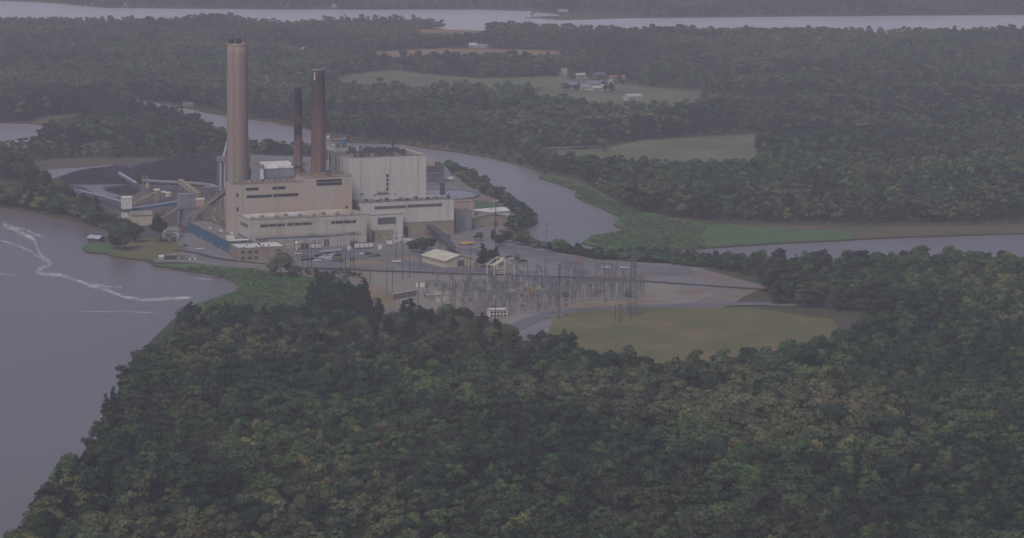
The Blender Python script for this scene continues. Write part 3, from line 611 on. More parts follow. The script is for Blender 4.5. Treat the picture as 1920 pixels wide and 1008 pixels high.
def gablebuilding(name, label, cat, P, th, w, d, h, hr, m, roofm, ov=.5, along='y', group=None):
    """ridge along local y (gable on the front) or x"""
    o = thing(name, label, cat, P, th, group)
    if along == 'y':
        mb = MB(); n = [(0, 0, 0), (w, 0, 0), (w, 0, h), (w / 2, 0, hr), (0, 0, h)]; b = [(x, d, z) for x, y, z in n]
        mb.poly(n); mb.poly(b[::-1]); mb.poly([n[0], n[4], b[4], b[0]]); mb.poly([n[1], b[1], b[2], n[2]])
        mb.build('wall', m, o); r = MB(); s = (hr - h) / (w / 2); tk = .25
        for sx, x0, x1 in ((1, -ov, w / 2), (-1, w + ov, w / 2)):
            z0 = h - s * ov
            q = [(x0, -ov, z0 + .02), (x1, -ov, hr + .02), (x1, d + ov, hr + .02), (x0, d + ov, z0 + .02)]
            r.poly(q if sx < 0 else q[::-1]); r.poly([(a, b_, c + tk) for a, b_, c in (q[::-1] if sx < 0 else q)])
            r.poly([q[0], (q[0][0], q[0][1], q[0][2] + tk), (q[1][0], q[1][1], q[1][2] + tk), q[1]]); r.poly([q[0], q[3], (q[3][0], q[3][1], q[3][2] + tk), (q[0][0], q[0][1], q[0][2] + tk)])
            r.poly([q[3], q[2], (q[2][0], q[2][1], q[2][2] + tk), (q[3][0], q[3][1], q[3][2] + tk)])
        r.build('roof', roofm, o)
    else:
        mb = MB(); n = [(0, 0, 0), (0, d, 0), (0, d, h), (0, d / 2, hr), (0, 0, h)]; b = [(w, y, z) for x, y, z in n]
        mb.poly(n[::-1]); mb.poly(b); mb.poly([n[0], b[0], b[4], n[4]]); mb.poly([n[1], n[2], b[2], b[1]]); mb.build('wall', m, o)
        r = MB(); s = (hr - h) / (d / 2); tk = .25
        for y0, y1 in ((-ov, d / 2), (d + ov, d / 2)):
            z0 = h - s * ov; r.prism([(y0, z0 + .02), (y1, hr + .02), (y1, hr + .02 + tk), (y0, z0 + .02 + tk)], -ov, w + ov)
        r.build('roof', roofm, o)
    return o
def off(P, th, x, y):
    a = rot2(th, x, y); return Vector((P[0] + a[0], P[1] + a[1], 0))
def rails(par, pts, h=1.1, r=.06, m='steel', name='railing'):
    mb = MB()
    for a, b in zip(pts[:-1], pts[1:]):
        a = Vector(a); b = Vector(b); n = max(1, int((b - a).length / 3))
        for z in (h * .5, h): mb.bar(a + Vector((0, 0, z)), b + Vector((0, 0, z)), r)
        for i in range(n + 1): p = a.lerp(b, i / n); mb.bar(p, p + Vector((0, 0, h)), r)
    return mb.build(name, m, par)
# ------------------------------------------------------------------ power station
# turbine hall, left
P0 = G(468, 469.5); W0 = wid(P0, TH, 687); H0 = hgt(P0, 412); D0 = 22.5
o, ro = flatbuilding('turbine_hall', 'long low grey-tan hall with strip windows in front of the tan boiler house', 'power station building', P0, TH, W0, D0, H0, 'hall_clad', 'stain_roof')
sc0 = W0 / 219.0
def lx(x): return (x - 468) * sc0
hall_ = o
def zf(P, y): return hgt(P, y)
Pm = off(P0, TH, W0 * .3, 0)
zw1, zw2 = hgt(Pm, 423.5), hgt(Pm, 419)
window(o, 'front', lx(488), lx(535), hgt(off(P0, TH, lx(510), 0), 424.5), hgt(off(P0, TH, lx(510), 0), 420.3), 13, fr='frame')
window(o, 'front', lx(538), lx(584), hgt(off(P0, TH, lx(560), 0), 422), hgt(off(P0, TH, lx(560), 0), 417.8), 13, fr='frame')
window(o, 'front', lx(621), lx(667), hgt(off(P0, TH, lx(645), 0), 418.5), hgt(off(P0, TH, lx(645), 0), 413.8), 13, fr='frame')
window(o, 'left', 4, 19, H0 - 5.5, H0 - 3.6, 8, glass='glass_blue')
window(o, 'front', lx(607), lx(616), 0.1, 4.6, 0, glass='dark_frame', name='loading_door')
mb = MB(); mb.box(0, W0, -.22, -.02, 8.6, 9.0); mb.box(0, W0, -.2, -.02, H0 - 2.6, H0 - 2.3)
for i in range(14): mb.box(W0 * i / 14 + 1, W0 * i / 14 + 1.35, -.19, -.02, 0, H0 - .6)
mb.build('facade_band', 'hall_clad', o)
for i in range(9):
    mb = MB(); x = W0 * (i + .4) / 9.4; y = 4 + (i * 7) % 11; mb.lathe([(1.0, H0 - .9), (1.0, H0 + .1), (1.35, H0 + .1), (1.35, H0 + .6), (.6, H0 + 1.1)], 10, (x, y)); mb.build('roof_vent', 'steel', ro)
mb = MB(); mb.box(lx(470), lx(600), 15, 18, H0 - .88, H0 + .9); mb.build('roof_monitor', 'white_roof', ro)
mb = MB(); mb.box(lx(590), lx(668), 13, 17, H0 - .88, H0 + 1.6); mb.build('roof_monitor', 'cream_roof', ro)
# upper tan boiler house, low block and high block
P1b = off(P0, TH, 0, D0 + .05)
x437 = -bis(lambda w: proj(off(P1b, TH, -w, 0))[0] - 437, 0, 40) if False else 0
w_left = bis(lambda w: proj(off(P1b, TH, -w, 0))[0] - 437, 0, 40)
P1 = off(P1b, TH, -w_left, 0); H1 = hgt(P1, 345.5); W1 = wid(P1, TH, 571); D1 = 16
o1, ro1 = flatbuilding('boiler_house', 'tan weathered boiler house block with four dark strip windows below the tallest stack', 'power station building', P1, TH, W1, D1, H1, 'tan_clad', 'stain_roof')
k1 = W1 / (571 - 437)
def w1(x0, x1, y0, y1, n):
    xm = (x0 + x1) / 2; Q = off(P1, TH, (xm - 437) * k1, 0)
    return window(o1, 'front', (x0 - 437) * k1, (x1 - 437) * k1, hgt(Q, y1), hgt(Q, y0), n, fr='dark_frame')
w1(462, 484, 352, 356.5, 6); w1(511, 534.5, 350, 354.5, 6); w1(463, 509, 365.8, 370, 11); w1(512.5, 558.5, 363.3, 367.8, 11)
for yy, zz in ((3, H1 - 8), (3, H1 - 17)): window(o1, 'front', 2.2, 3.6, zz, zz + 2.2, 0, glass='dark_frame', name='louvre')
rails(o1, [(0.3, .3, H1), (W1 - 1, .3, H1)], m='rust')
mb = MB()
for i in range(11): x = 3 + i * 3.8; mb.box(x, x + 2.2, 8 + (i % 3), 10.5 + (i % 3), H1 - .88, H1 + .5 + .4 * (i % 2))
mb.build('roof_unit', 'rust', ro1)
P2 = off(P1, TH, W1 + .05, -.25); H2 = hgt(P2, 333); W2_ = wid(P2, TH, 660); D2 = 19
o2, ro2 = flatbuilding('boiler_house', 'taller tan boiler house block with two stacked strip windows beneath the dark brown chimney', 'power station building', P2, TH, W2_, D2, H2, 'tan_clad', 'stain_roof')
k2 = W2_ / (660 - 573)
for ya, yb in ((336.5, 340.3), (342.6, 346.8)):
    Q = off(P2, TH, (617 - 573) * k2, 0); window(o2, 'front', (595 - 573) * k2, (640.5 - 573) * k2, hgt(Q, yb), hgt(Q, ya), 10, fr='dark_frame')
window(o2, 'front', (648 - 573) * k2, (652 - 573) * k2, H0 + .8, H0 + 2.6, 0, name='louvre', glass='dark_frame')
mb = MB(); mb.box(1.2, W2_ - 1, D2 - 4, D2 - 1.2, H2 - .88, H2 + .7); mb.build('roof_unit', 'rust', ro2)
rails(o2, [(.3, .3, H2), (W2_ - .5, .3, H2), (W2_ - .5, D2 - .5, H2)], m='rust')
mb = MB(); mb.bar((20, 9, H2 - .9), (20, 9, H2 + 4), .2); 
for a in range(4): mb.bar((17.2 + 2.0 * (a % 2), 7.2 + 2 * (a // 2), H2 - .9), (17.2 + 2.0 * (a % 2), 7.2 + 2 * (a // 2), H2 + 1.8), .18)
mb.build('tank_stand', 'dark_frame', o2)
mb = MB(); mb.lathe([(.3, H2 + 1.8), (1.9, H2 + 2.2), (2.1, H2 + 3.6), (1.6, H2 + 4.6), (.3, H2 + 5)], 14, (18.3, 8.2)); mb.build('roof_tank', 'galv', o2, True)
# turbine hall, right
P4 = G(677, 449); W4 = wid(P4, TH, 851); H4 = hgt(P4, 380); D4 = 17.5
o4, ro4 = flatbuilding('turbine_hall', 'white clad hall with a long faint strip window below the big white boiler house', 'power station building', P4, TH, W4, D4, H4, 'white_clad', 'gray_roof')
k4 = W4 / (851 - 677)
window(o4, 'front', (702 - 677) * k4, (761 - 677) * k4, hgt(off(P4, TH, 18, 0), 391), hgt(off(P4, TH, 18, 0), 386.5), 22, glass='glass_blue', label='faded strip window, left half')
window(o4, 'front', (764 - 677) * k4, (828 - 677) * k4, hgt(off(P4, TH, 42, 0), 387.6), hgt(off(P4, TH, 42, 0), 382.8), 24, glass='glass_blue', label='faded strip window, right half')
zc = hgt(off(P4, TH, W4 * .7, 0), 416)
mb = MB(); mb.box((756 - 677) * k4, W4 - .5, -.35, -.02, 0, zc); mb.build('brick_base', 'brick', o4)
mb = MB(); mb.box((756 - 677) * k4, W4 + .2, -.5, -.36, zc - .1, zc + .35); mb.build('base_trim', 'frame', o4)
window(o4, 'front', (757 - 677) * k4, (764 - 677) * k4, .2, 6.5, 0, off=-.36, glass='glass', name='loading_door')
for i in range(18):
    mb = MB(); x = 2.5 + i * (W4 - 5) / 17; mb.box(x, x + 2, 4 + (i * 5) % 7, 6.4 + (i * 5) % 7, H4 - .88, H4 + .35 + .3 * (i % 3)); mb.build('roof_unit', 'dark_equip' if i % 2 else 'steel', ro4)
window(o4, 'left', 1, 15, 1, H4 - 3, 0, glass='gray_roof', name='side_panel')
# lower front annex of right hall
P5 = off(P4, TH, wid(P4, TH, 689), -6.1); W5 = wid(P5, TH, 755); H5 = hgt(P5, 403)
o5, ro5 = flatbuilding('hall_annex', 'white clad annex with one large grey window between the two turbine halls', 'power station building', P5, TH, W5, 6.0, H5, 'white_clad', 'gray_roof')
k5 = W5 / 66.0
Q = off(P5, TH, 26 * k5 / 1, 0)
window(o5, 'front', (703.5 - 689) * k5, (740 - 689) * k5, hgt(Q, 420), hgt(Q, 408.3), 10, glass='glass_blue', rows=2)
P6 = off(P5, TH, (690.5 - 689) * k5, -7); W6 = wid(P6, TH, 738); H6 = hgt(P6, 434.5)
o6, ro6 = flatbuilding('garage', 'low olive tan block with a flat roof at the foot of the white annex', 'power station building', P6, TH, W6, 6.9, H6, 'tan_wall', 'gray_roof', drop=.3)
for x in (.25, .72): window(o6, 'front', W6 * x, W6 * x + .6, H6 * .55, H6 * .7, 0, name='louvre', glass='dark_frame')
# big white boiler house
P3 = off(P4, TH, bis(lambda w: proj(off(P4, TH, w, D4 + .1))[0] - 656, -20, 20), D4 + .1); H3 = hgt(P3, 295.5); W3 = wid(P3, TH, 799.5, 0, H3); D3 = 42
o3, ro3 = flatbuilding('boiler_house', 'huge plain white boiler house with a column of four small dark windows', 'power station building', P3, TH, W3, D3, H3, 'white_clad', 'gray_roof')
k3 = W3 / (799 - 656)
for i in range(4):
    Q = off(P3, TH, (725.5 - 656) * k3, 0); y = 327 + i * 8.1
    window(o3, 'front', (723.7 - 656) * k3, (727.7 - 656) * k3, hgt(Q, y + 5), hgt(Q, y), 2, glass='glass', fr='frame', rows=2, t=.12)
mb = MB()
for i in range(7): mb.box(-.2, -.02, 3 + i * 6, 3.4 + i * 6, H4, H3 - .6)
mb.box(-.25, -.02, D3 - 14, D3 - 13.2, 4, H3 - 1); mb.build('side_rib', 'frame', o3)
R = random.Random(5)
for i in range(46):
    x = 6 + R.random() * 22 if i < 22 else 24 + R.random() * 17; y = 4 + R.random() * (D3 - 14); s = R.uniform(.8, 2.2); z0 = H3 - .9; z1 = z0 + R.uniform(1.2, 4.2)
    if x > W3 - 6: continue
    mb = MB()
    if i % 3: mb.box(x, x + s * 1.4, y, y + s, z0, z1)
    else: mb.lathe([(s * .5, z0), (s * .5, z1), (s * .8, z1 + .1), (s * .3, z1 + .6)], 10, (x, y))
    mb.build('roof_unit', 'dark_equip', ro3)
for x, y, h in ((11, 12, 6), (34, 14, 8)):
    mb = MB(); mb.bar((x, y, H3 - .9), (x, y, H3 + h), .65, .6, 10); mb.build('vent_pipe', 'dark_equip', ro3)
mb = MB()
for i in range(8): mb.bar((5 + i * 4.5, 6 + (i * 11) % 14, H3 + 1), (11 + i * 4.2, 6 + (i * 7) % 16, H3 + 2.5), .35, .35, 8)
mb.build('roof_duct', 'dark_equip', ro3)
mb = MB(); mb.box(18, 26, -.9, -.02, H4 + 3, H4 + 3.3); mb.bar((18, -.8, H4 + 3.3), (26, -.8, H4 + 4.3), .07); mb.bar((18, -.8, H4 + 4.3), (26, -.8, H4 + 4.3), .07); mb.build('service_platform', 'dark_frame', o3)
for i, (x, z) in enumerate(((7, 2.5), (8.3, 2.5), (16, 1.5), (30.5, 1.5))): window(o3, 'front', x, x + .7, H4 + z, H4 + z + .8, 0, name='louvre', glass='dark_frame')
for xx in (W3 * .14, W3 * .52, W3 * .88): mb = MB(); mb.bar((xx, -.25, H4 + .2), (xx, -.25, H3 - .8), .16, .16, 6); mb.build('downpipe', 'white_clad', o3)
for xx in (W4 * .09, W4 * .48, W4 * .93): mb = MB(); mb.bar((xx, -.3, zc + .4), (xx, -.3, H4 - .6), .14, .14, 6); mb.build('downpipe', 'white_clad', o4)
for xx in (W1 * .12, W1 * .62): mb = MB(); mb.bar((xx, -.3, H0 + .2), (xx, -.3, H1 - .8), .16, .16, 6); mb.build('downpipe', 'tan_clad', o1)
mb = MB(); mb.bar((W0 * .05, -.5, 7.4), (W0 * .95, -.5, 7.4), .22, .22, 6); mb.bar((W0 * .05, -.5, 6.6), (W0 * .7, -.5, 6.6), .16, .16, 6); mb.build('wall_pipe', 'galv', hall_)
# precipitator block behind, blue tank on top
P7 = off(P3, TH, 5, D3 + 1); H7 = hgt(P7, 275.5); 
o7, ro7 = flatbuilding('precipitator_block', 'pale block rising just behind the left end of the big white boiler house', 'power station building', P7, TH, 13, 16, H7, 'white_clad', 'white_roof')
rails(o7, [(.3, .3, H7), (12.7, .3, H7), (12.7, 15.7, H7)])
mb = MB(); mb.box(1.5, 4.5, 3, 6, H7 - .9, H7 + 2); mb.box(6, 7.5, 4, 6, H7 - .9, H7 + 1.2); mb.build('roof_unit', 'galv', o7)
zt = H7 - .9; Pt = bis(lambda w: proj(tuple(off(P7, TH, w, 8)[:2]) + (zt,))[0] - 646, -10, 30)
bt = thing('water_tank', 'blue cylindrical tank standing on the roof behind the big white boiler house', 'tank', tuple(off(P7, TH, Pt, 8)[:2]) + (zt,), TH)
mb = MB(); mb.lathe([(1.45, 0), (1.45, 4.9), (1.3, 5.2)], 18); mb.build('tank_shell', 'blue_paint', bt, False)
mb = MB(); mb.lathe([(1.6, 5.2), (1.6, 5.5), (.3, 5.9)], 18); mb.build('tank_lid', 'tube', bt)
# pale ductwork left of it
o = thing('duct_structure', 'grey ductwork and vents between the brown chimney and the white boiler house', 'ductwork', off(P3, TH, -9, D3 - 4), TH)
mb = MB()
for i in range(4): mb.bar((i % 2 * 5, i // 2 * 6, 0), (i % 2 * 5, i // 2 * 6, H3 - 3), .5)
mb.build('support_column', 'steel', o)
mb = MB(); mb.box(-1, 7, -1, 7, H3 - 6, H3 + 1); mb.build('duct_box', 'silo', o); mb = MB(); mb.lathe([(1.2, H3 + 1), (1.2, H3 + 3), (1.8, H3 + 3.2)], 12, (2.5, 3)); mb.build('vent_hood', 'white_paint', o)
mb = MB(); mb.bar((3, 0, H3 - 8), (3, -18, H3 - 20), 1.4, 1.4, 8); mb.build('duct', 'silo', o)
# stacks
def stack(name, label, px, ybase, ytop, rb, rt, m, streak=False):
    P = G(px, ybase); H = hgt(P, ytop); o = thing(name, label, 'chimney', P, TH)
    n = 16; mb = MB(); mb.lathe([(rb + (rt - rb) * (i / n) ** .85, H * i / n) for i in range(n + 1)] + [(rt - .7, H), (rt - .7, H - 3)], 40); mb.build('shaft', m, o, False)
    s = o.children[0]; s.data.polygons.foreach_set('use_smooth', [len(p.vertices) == 4 for p in s.data.polygons])
    return o, H
sA, HA = stack('smokestack', 'tallest pale concrete stack with two dark flues at its top', 446, 437, 81, 7.4, 6.55, 'stack_a')
for dx in (-4.1, .9):
    mb = MB(); mb.lathe([(1.85, HA - 3), (1.85, HA + 2.9), (1.5, HA + 2.9), (1.5, HA - 3)], 18, rot2(-TH, dx, -1.0)); mb.build('flue', 'flue', sA)
mb = MB(); mb.lathe([(6.75, HA - 1.4), (6.85, HA - 1.3), (6.85, HA + .1), (6.4, HA + .1)], 40, cap=False); mb.build('rim', 'concrete', sA)
a = rot2(-TH, -2.2, -6.7); b = rot2(-TH, -2.0, -7.45); mb = MB()
mb.bar((b[0], b[1], 2), (a[0], a[1] , HA - 2), .1, .1); 
for i in range(40): t = i / 40; p = Vector((b[0], b[1], 2)).lerp(Vector((a[0], a[1], HA - 2)), t); mb.box(p.x - .15, p.x + .15, p.y - .3, p.y + .05, p.z, p.z + .12)
mb.build('ladder', 'stack_streak', sA)
sB, HB = stack('smokestack', 'brown chimney with a dark sooty top and pale rim, right of the narrow one', 597, 440, 129, 5.4, 4.15, 'stack_b')
mb = MB(); mb.lathe([(4.2, HB - 1), (4.55, HB - .8), (4.5, HB - .1), (4.4, HB + .15), (3.6, HB + .15), (3.6, HB - .2)], 36, cap=False); mb.build('rim', 'silo', sB)
mb = MB(); mb.box(-3.9, -3.2, -3.2, -2.4, HB - 7, HB - 1.6); mb.build('cable_box', 'white_roof', sB)
sC, HC_ = stack('smokestack', 'narrow blackened chimney with rusty orange lower half', 559, 440, 165, 3.4, 2.35, 'stack_c')
mb = MB()
for i in range(8): mb.bar((2.2 * math.cos(i * PI / 4), 2.2 * math.sin(i * PI / 4), HC_ - .5), (2.3 * math.cos(i * PI / 4), 2.3 * math.sin(i * PI / 4), HC_ + 1.1), .12)
mb.build('lightning_rod', 'flue', sC)
mb = MB(); mb.lathe([(2.4, HC_ - 2.2), (2.75, HC_ - 2), (2.75, HC_ - 1.4), (2.4, HC_ - 1.2)], 24, cap=False); mb.build('ring_band', 'flue', sC)
zz = hgt(G(559, 440), 309); mb = MB(); mb.lathe([(3.4, zz - .4), (4.6, zz - .2), (4.6, zz + .1), (3.2, zz + .3)], 24); mb.build('platform', 'galv', sC)
rails(sC, [(4.5 * math.cos(i * PI / 4), 4.5 * math.sin(i * PI / 4), zz) for i in range(9)], r=.08, m='galv')
o = thing('duct_bridge', 'steel duct and stair frame between the two darker chimneys', 'ductwork', G(577, 440), TH)
mb = MB(); z1 = hgt(G(577, 440), 306)
for i in range(2):
    for j in range(2): mb.bar((i * 4 - 2, j * 4 - 2, 0), (i * 4 - 2, j * 4 - 2, z1), .22)
for k in range(8): mb.bar((-2, -2, z1 - k * 5), (2, -2, z1 - k * 5), .14); mb.bar((-2, -2, z1 - k * 5), (2, -2, z1 - k * 5 - 5), .12)
mb.build('stair_frame', 'steel', o); mb = MB(); mb.bar((-5, 0, z1 - 3), (6, 0, z1 - 11), 1.0, 1.0, 8); mb.build('duct', 'galv', o)
# white building behind (low conical roof)
P8 = G(497, 352); H8 = hgt(P8, 316.5); W8 = wid(P8, TH, 552); 
o8 = gablebuilding('storage_building', 'white building with a low pitched white roof behind the tan boiler house', 'building', P8, TH, W8, 30, H8, H8 + 3.2, 'silo', 'white_roof', along='x')
window(o8, 'front', W8 * .42, W8 * .44, H8 * .55, H8 * .75, 0, name='door', glass='dark_frame')
mb = MB(); mb.box(-.02, W8, -.3, -.02, 0, H8 * .55); mb.build('lower_panel', 'galv', o8)
for x, y, w, yt, l in ((486, 352, 15, 310, 'pale square silo left of the white pitched-roof building'), (492, 353, 8, 318, 'small white cylinder silo against the white pitched-roof building')):
    P = G(x, y); h = hgt(P, yt); r = w / 2 / 2.6; o = thing('silo', l, 'silo', P, TH); mb = MB()
    if w > 10: mb.box(-r, r, -r, r, 0, h)
    else: mb.lathe([(r, 0), (r, h), (r * .3, h + .8)], 18)
    mb.build('silo_body', 'white_paint' if w < 10 else 'silo', o)
    rails(o, [(-r, -r, h), (r, -r, h), (r, r, h)], r=.09)
    mb = MB(); mb.bar((0, 0, h), (0, 0, h + 2.5), .5, .5, 8); mb.bar((r, -r, h * .6), (-r * .2, -r - .2, h), .12); mb.build('filter_pipe', 'steel', o)
# ------------------------------------------------------------------ blue building and office
Pb = G(428, 475); Hb = hgt(Pb, 452.5)
Lb = bis(lambda d: proj(off(Pb, TH, 0, d))[0] - 352, 0, 200); Wb = wid(Pb, TH, 473)
ob, rob = flatbuilding('blue_workshop', 'long blue metal workshop running back from the tan office', 'building', Pb, TH, Wb, Lb, Hb, 'blue_clad', 'gray_roof', drop=.4)
mb = MB(); mb.box(1, Wb - 1, 1, 6, Hb - .38, Hb + .1); mb.build('front_roof_panel', 'white_roof', rob)
mb = MB(); mb.box(1.5, 6, 6.5, 10, Hb - .38, Hb + 2.2); mb.build('roof_unit', 'white_paint', rob)
for i in range(7): mb = MB(); mb.box(4 + (i % 3) * 3, 5.6 + (i % 3) * 3, 14 + i * 7, 16 + i * 7, Hb - .38, Hb + .9); mb.build('roof_unit', 'steel' if i % 2 else 'white_paint', rob)
for i in range(8): window(ob, 'left', 4 + i * Lb / 8.4, 5.2 + i * Lb / 8.4, (1.0, .1)[i % 2], 2.3, 0, name=('window', 'door')[i % 2], glass=('glass', 'white_paint')[i % 2], t=.1)
Po = G(447.5, 491.5); Ho = hgt(Po, 465.5); Wo = wid(Po, TH, 537); Lo = bis(lambda d: proj(off(Po, TH, 0, d))[0] - 430, 0, 60)
oo, roo = flatbuilding('office_building', 'two storey tan brick office with a white flat roof', 'office', Po, TH, Wo, Lo, Ho, 'brick', 'white_roof', drop=.5, t=.5)
ko = Wo / 89.5
for x0 in (449.5 + 3, 465.5, 477.5):
    for z in (1.6, 5.1):
        window(oo, 'front', (x0 - 447.5) * ko, (x0 + 6 - 447.5) * ko, z, z + 1.5, 2, fr='frame', t=.1)
for z in (1.9, 5.4): window(oo, 'front', (501 - 447.5) * ko, (504 - 447.5) * ko, z, z + .6, 0, t=.08)
window(oo, 'front', (516 - 447.5) * ko, (527 - 447.5) * ko, 5.3, 6.6, 2, glass='glass_blue', t=.1); window(oo, 'front', (518 - 447.5) * ko, (526 - 447.5) * ko, .1, 3.4, 2, glass='glass_blue', t=.1, name='entrance_door')
for i in range(5):
    for z in (1.4, 5.0): window(oo, 'left', 1.5 + i * Lo / 5.2, 2.7 + i * Lo / 5.2, z, z + 2.0, 0, t=.1)
for i in range(9): mb = MB(); x = (12 + i * 5.6 % 12) if i % 2 else 4 + i * 2.1; y = 3 + (i * 4) % (Lo - 6); mb.box(x, x + .8, y, y + .8, Ho - .48, Ho + .25); mb.build('roof_unit', 'dark_equip', roo)
# ------------------------------------------------------------------ right side buildings
P9 = off(P4, TH, 0, 27); P9 = off(P9, TH, wid(P9, TH, 849), 0); W9 = wid(P9, TH, 889); H9 = hgt(P9, 379)
o9, _ = flatbuilding('side_annex', 'pinkish plain annex at the right end of the white turbine hall', 'power station building', P9, TH, W9, 10, H9, 'pink_wall', 'gray_roof')
window(o9, 'front', .5, 1.6, H9 - 5.5, H9 - 4, 0, name='louvre', glass='dark_frame')
T2 = math.radians(29)
Pw = G(888, 428); Hw = hgt(Pw, 410); Ww = wid(Pw, T2, 949); Lw = bis(lambda d: proj(off(Pw, T2, 0, d))[0] - 862, 0, 80)
ow = gablebuilding('warehouse', 'tan warehouse with a grey low pitched roof right of the turbine hall', 'warehouse', Pw, T2, Ww, Lw, Hw, Hw + 2.2, 'tan_wall', 'gray_roof')
window(ow, 'front', Ww * .62, Ww * .74, .1, 3.4, 0, name='door', glass='glass_blue'); window(ow, 'front', Ww * .2, Ww * .34, .1, 1.2, 0, name='vent_louvre', glass='rust')
Px = off(Pw, T2, 8, Lw + 1); Hx = hgt(Px, 401)
ox = gablebuilding('warehouse', 'shed with a bright white roof directly behind the tan warehouse', 'warehouse', Px, T2, wid(Px, T2, 955), 13, Hx, Hx + 1.5, 'white_paint', 'white_roof', along='x')
Py = G(835, 503); Hy = hgt(Py, 489.5); Wy = wid(Py, T2, 889); Ly = bis(lambda d: proj(off(Py, T2, 0, d))[0] - 791, 0, 90); Hry = hgt(off(Py, T2, Wy / 2, 0), 478.3)
oy = gablebuilding('warehouse', 'cream gabled warehouse with a blue-grey door in the middle foreground', 'warehouse', Py, T2, Wy, Ly, Hy, Hry, 'cream_wall', 'cream_roof', ov=.6)
window(oy, 'front', Wy * .42, Wy * .64, .05, 3.9, 0, name='roller_door', glass='glass_blue', t=.15)
for i in range(5): window(oy, 'left', 3 + i * (Ly - 4) / 5, 4 + i * (Ly - 4) / 5, 2.2, 2.7, 0, name='vent_louvre', glass='frame', t=.08)
mb = MB(); mb.box(-.6 - .15, -.6 - .02, -.5, Ly + .5, Hy - .75, Hy - .55); mb.build('gutter', 'rust', oy)
PX = G(854, 434); oe_, _ = flatbuilding('switchgear_building', 'blue-grey equipment building between the white hall and the tan warehouse', 'building', PX, TH, wid(PX, TH, 884), 8, hgt(PX, 396), 'silo', 'gray_roof')
mb = MB()
for i in range(5): mb.bar((1.2 + i * 1.9, 2, hgt(PX, 396) - .9), (1.2 + i * 1.9, 2, hgt(PX, 396) + 1.0 + .5 * (i % 2)), .3, .3, 8)
mb.build('roof_vent', 'dark_equip', _)
# cooling tower, tanks, basin
Pc = G(801, 345); 
oc = thing('cooling_tower', 'slatted cooling tower with a pale tan box on top behind the white boiler house', 'cooling tower', Pc, TH)
Wc = wid(Pc, TH, 832); hc = hgt(Pc, 311); mb = MB(); mb.box(0, Wc, 0, 12, 1, hc - 6)
mb.build('casing', 'galv', oc)
mb = MB()
for i in range(15): x = Wc * i / 14; mb.bar((x, -.4, 0), (x, -.4, hc), .12)
mb.bar((0, -.4, hc), (Wc, -.4, hc), .2); mb.bar((0, -.4, hc - 5.5), (Wc + .5, -.4, hc - 5.5), .4); mb.build('slat_frame', 'steel', oc)
mb = MB(); mb.box(0, Wc, .2, 12, hc - 5.8, hc - .2); mb.build('louvre_deck', 'dark_equip', oc)
mb = MB(); mb.box(-2, Wc * .52, 2, 9, hc - .2, hc + 4.8); mb.build('fan_box', 'pink_wall', oc)
mb = MB(); mb.lathe([(1.8, hc - .2), (2, hc + 2.2), (1.7, hc + 2.2), (1.5, hc)], 16, (Wc * .75, 5)); mb.build('fan_stack', 'galv', oc)
def htank(x0, x1, y, r, label, z=2.2):
    A = G(x0, y); L = wid(A, TH, x1); o = thing('storage_tank', label, 'tank', A, TH); mb = MB(); mb.bar((.5, 0, z), (L - .5, 0, z), r, r, 14); mb.bar((0, 0, z), (.5, 0, z), r * .5, r, 14); mb.bar((L - .5, 0, z), (L, 0, z), r, r * .5, 14)
    mb.build('tank_shell', 'white_paint', o)
    for t in (.25, .75): mb = MB(); mb.box(L * t - .3, L * t + .3, -r * .8, r * .8, 0, z - r * .6); mb.build('saddle', 'steel', o)
htank(822, 836, 341, 1.5, 'long white horizontal tank left of the rounded white one'); htank(838, 849.5, 341, 1.5, 'shorter white horizontal tank at the right end of the tanks')
P = G(827, 335); o = thing('storage_tank', 'upright white tank behind the horizontal tanks', 'tank', P, 0); mb = MB(); mb.lathe([(1.3, 0), (1.3, 3.4), (.4, 4)], 16); mb.build('tank_shell', 'white_paint', o); mb = MB(); mb.bar((1.3, 0, 0), (1.3, 0, 4.6), .1); mb.build('pipe', 'steel', o)
P = G(829.5, 369); o = thing('vent_stack', 'short dark square shaft rising beside the settling basin', 'vent stack', P, TH); h = hgt(P, 341.5); mb = MB(); mb.box(-1.5, 1.5, -1.5, 1.5, 0, h); mb.build('shaft', 'dark_equip', o)
mb = MB(); mb.box(-1.8, 1.8, -1.8, 1.8, h, h + .4); mb.build('cap', 'steel', o); mb = MB(); mb.bar((0, 0, h), (0, 0, h + 10), .12); mb.build('mast', 'dark_frame', o)
# settling basin
A = G(822, 366.5); ra = (proj(A)[0] and 74 / 2.64); o = thing('settling_basin', 'round pale settling basin dotted with dark floats', 'basin', (A.x, A.y, 0), 0)
mb = MB(); mb.lathe([(ra + 1, 0), (ra + 1, 1.2), (ra, 1.2), (ra, .35)], 64, cap=False); mb.build('rim_wall', 'galv', o)
mb = MB(); mb.lathe([(ra, .4), (ra, .42)], 64); mb.build('basin_water', mat('basin', (150, 152, 160), (136, 138, 148), scale=.1, rough=.5), o)
R = random.Random(3); pts = []
while len(pts) < 46:
    x = R.uniform(-ra, ra); y = R.uniform(-ra, ra)
    if math.hypot(x, y) < ra - 1.5: pts.append((x, y))
for x, y in pts: mb = MB(); mb.lathe([(.5, .3), (.5, .7), (.2, .85)], 8, (x, y)); mb.build('float', 'dark_equip', o)
for i, (x0, x1, y0, l) in enumerate(((800, 822, 352, 'low grey flat building behind the settling basin, nearer'), (800, 832, 340, 'low dark pipe rack building beneath the cooling tower'), (857, 884, 350, 'concrete apron block on the slope above the basin'))):
    P = G(x0, y0); o, r_ = flatbuilding('service_building', l, 'building', P, TH, wid(P, TH, x1), 7, 2.6 if i < 2 else 1.0, ['silo', 'dark_equip', 'gravel'][i], 'gray_roof', drop=.2, t=.3)
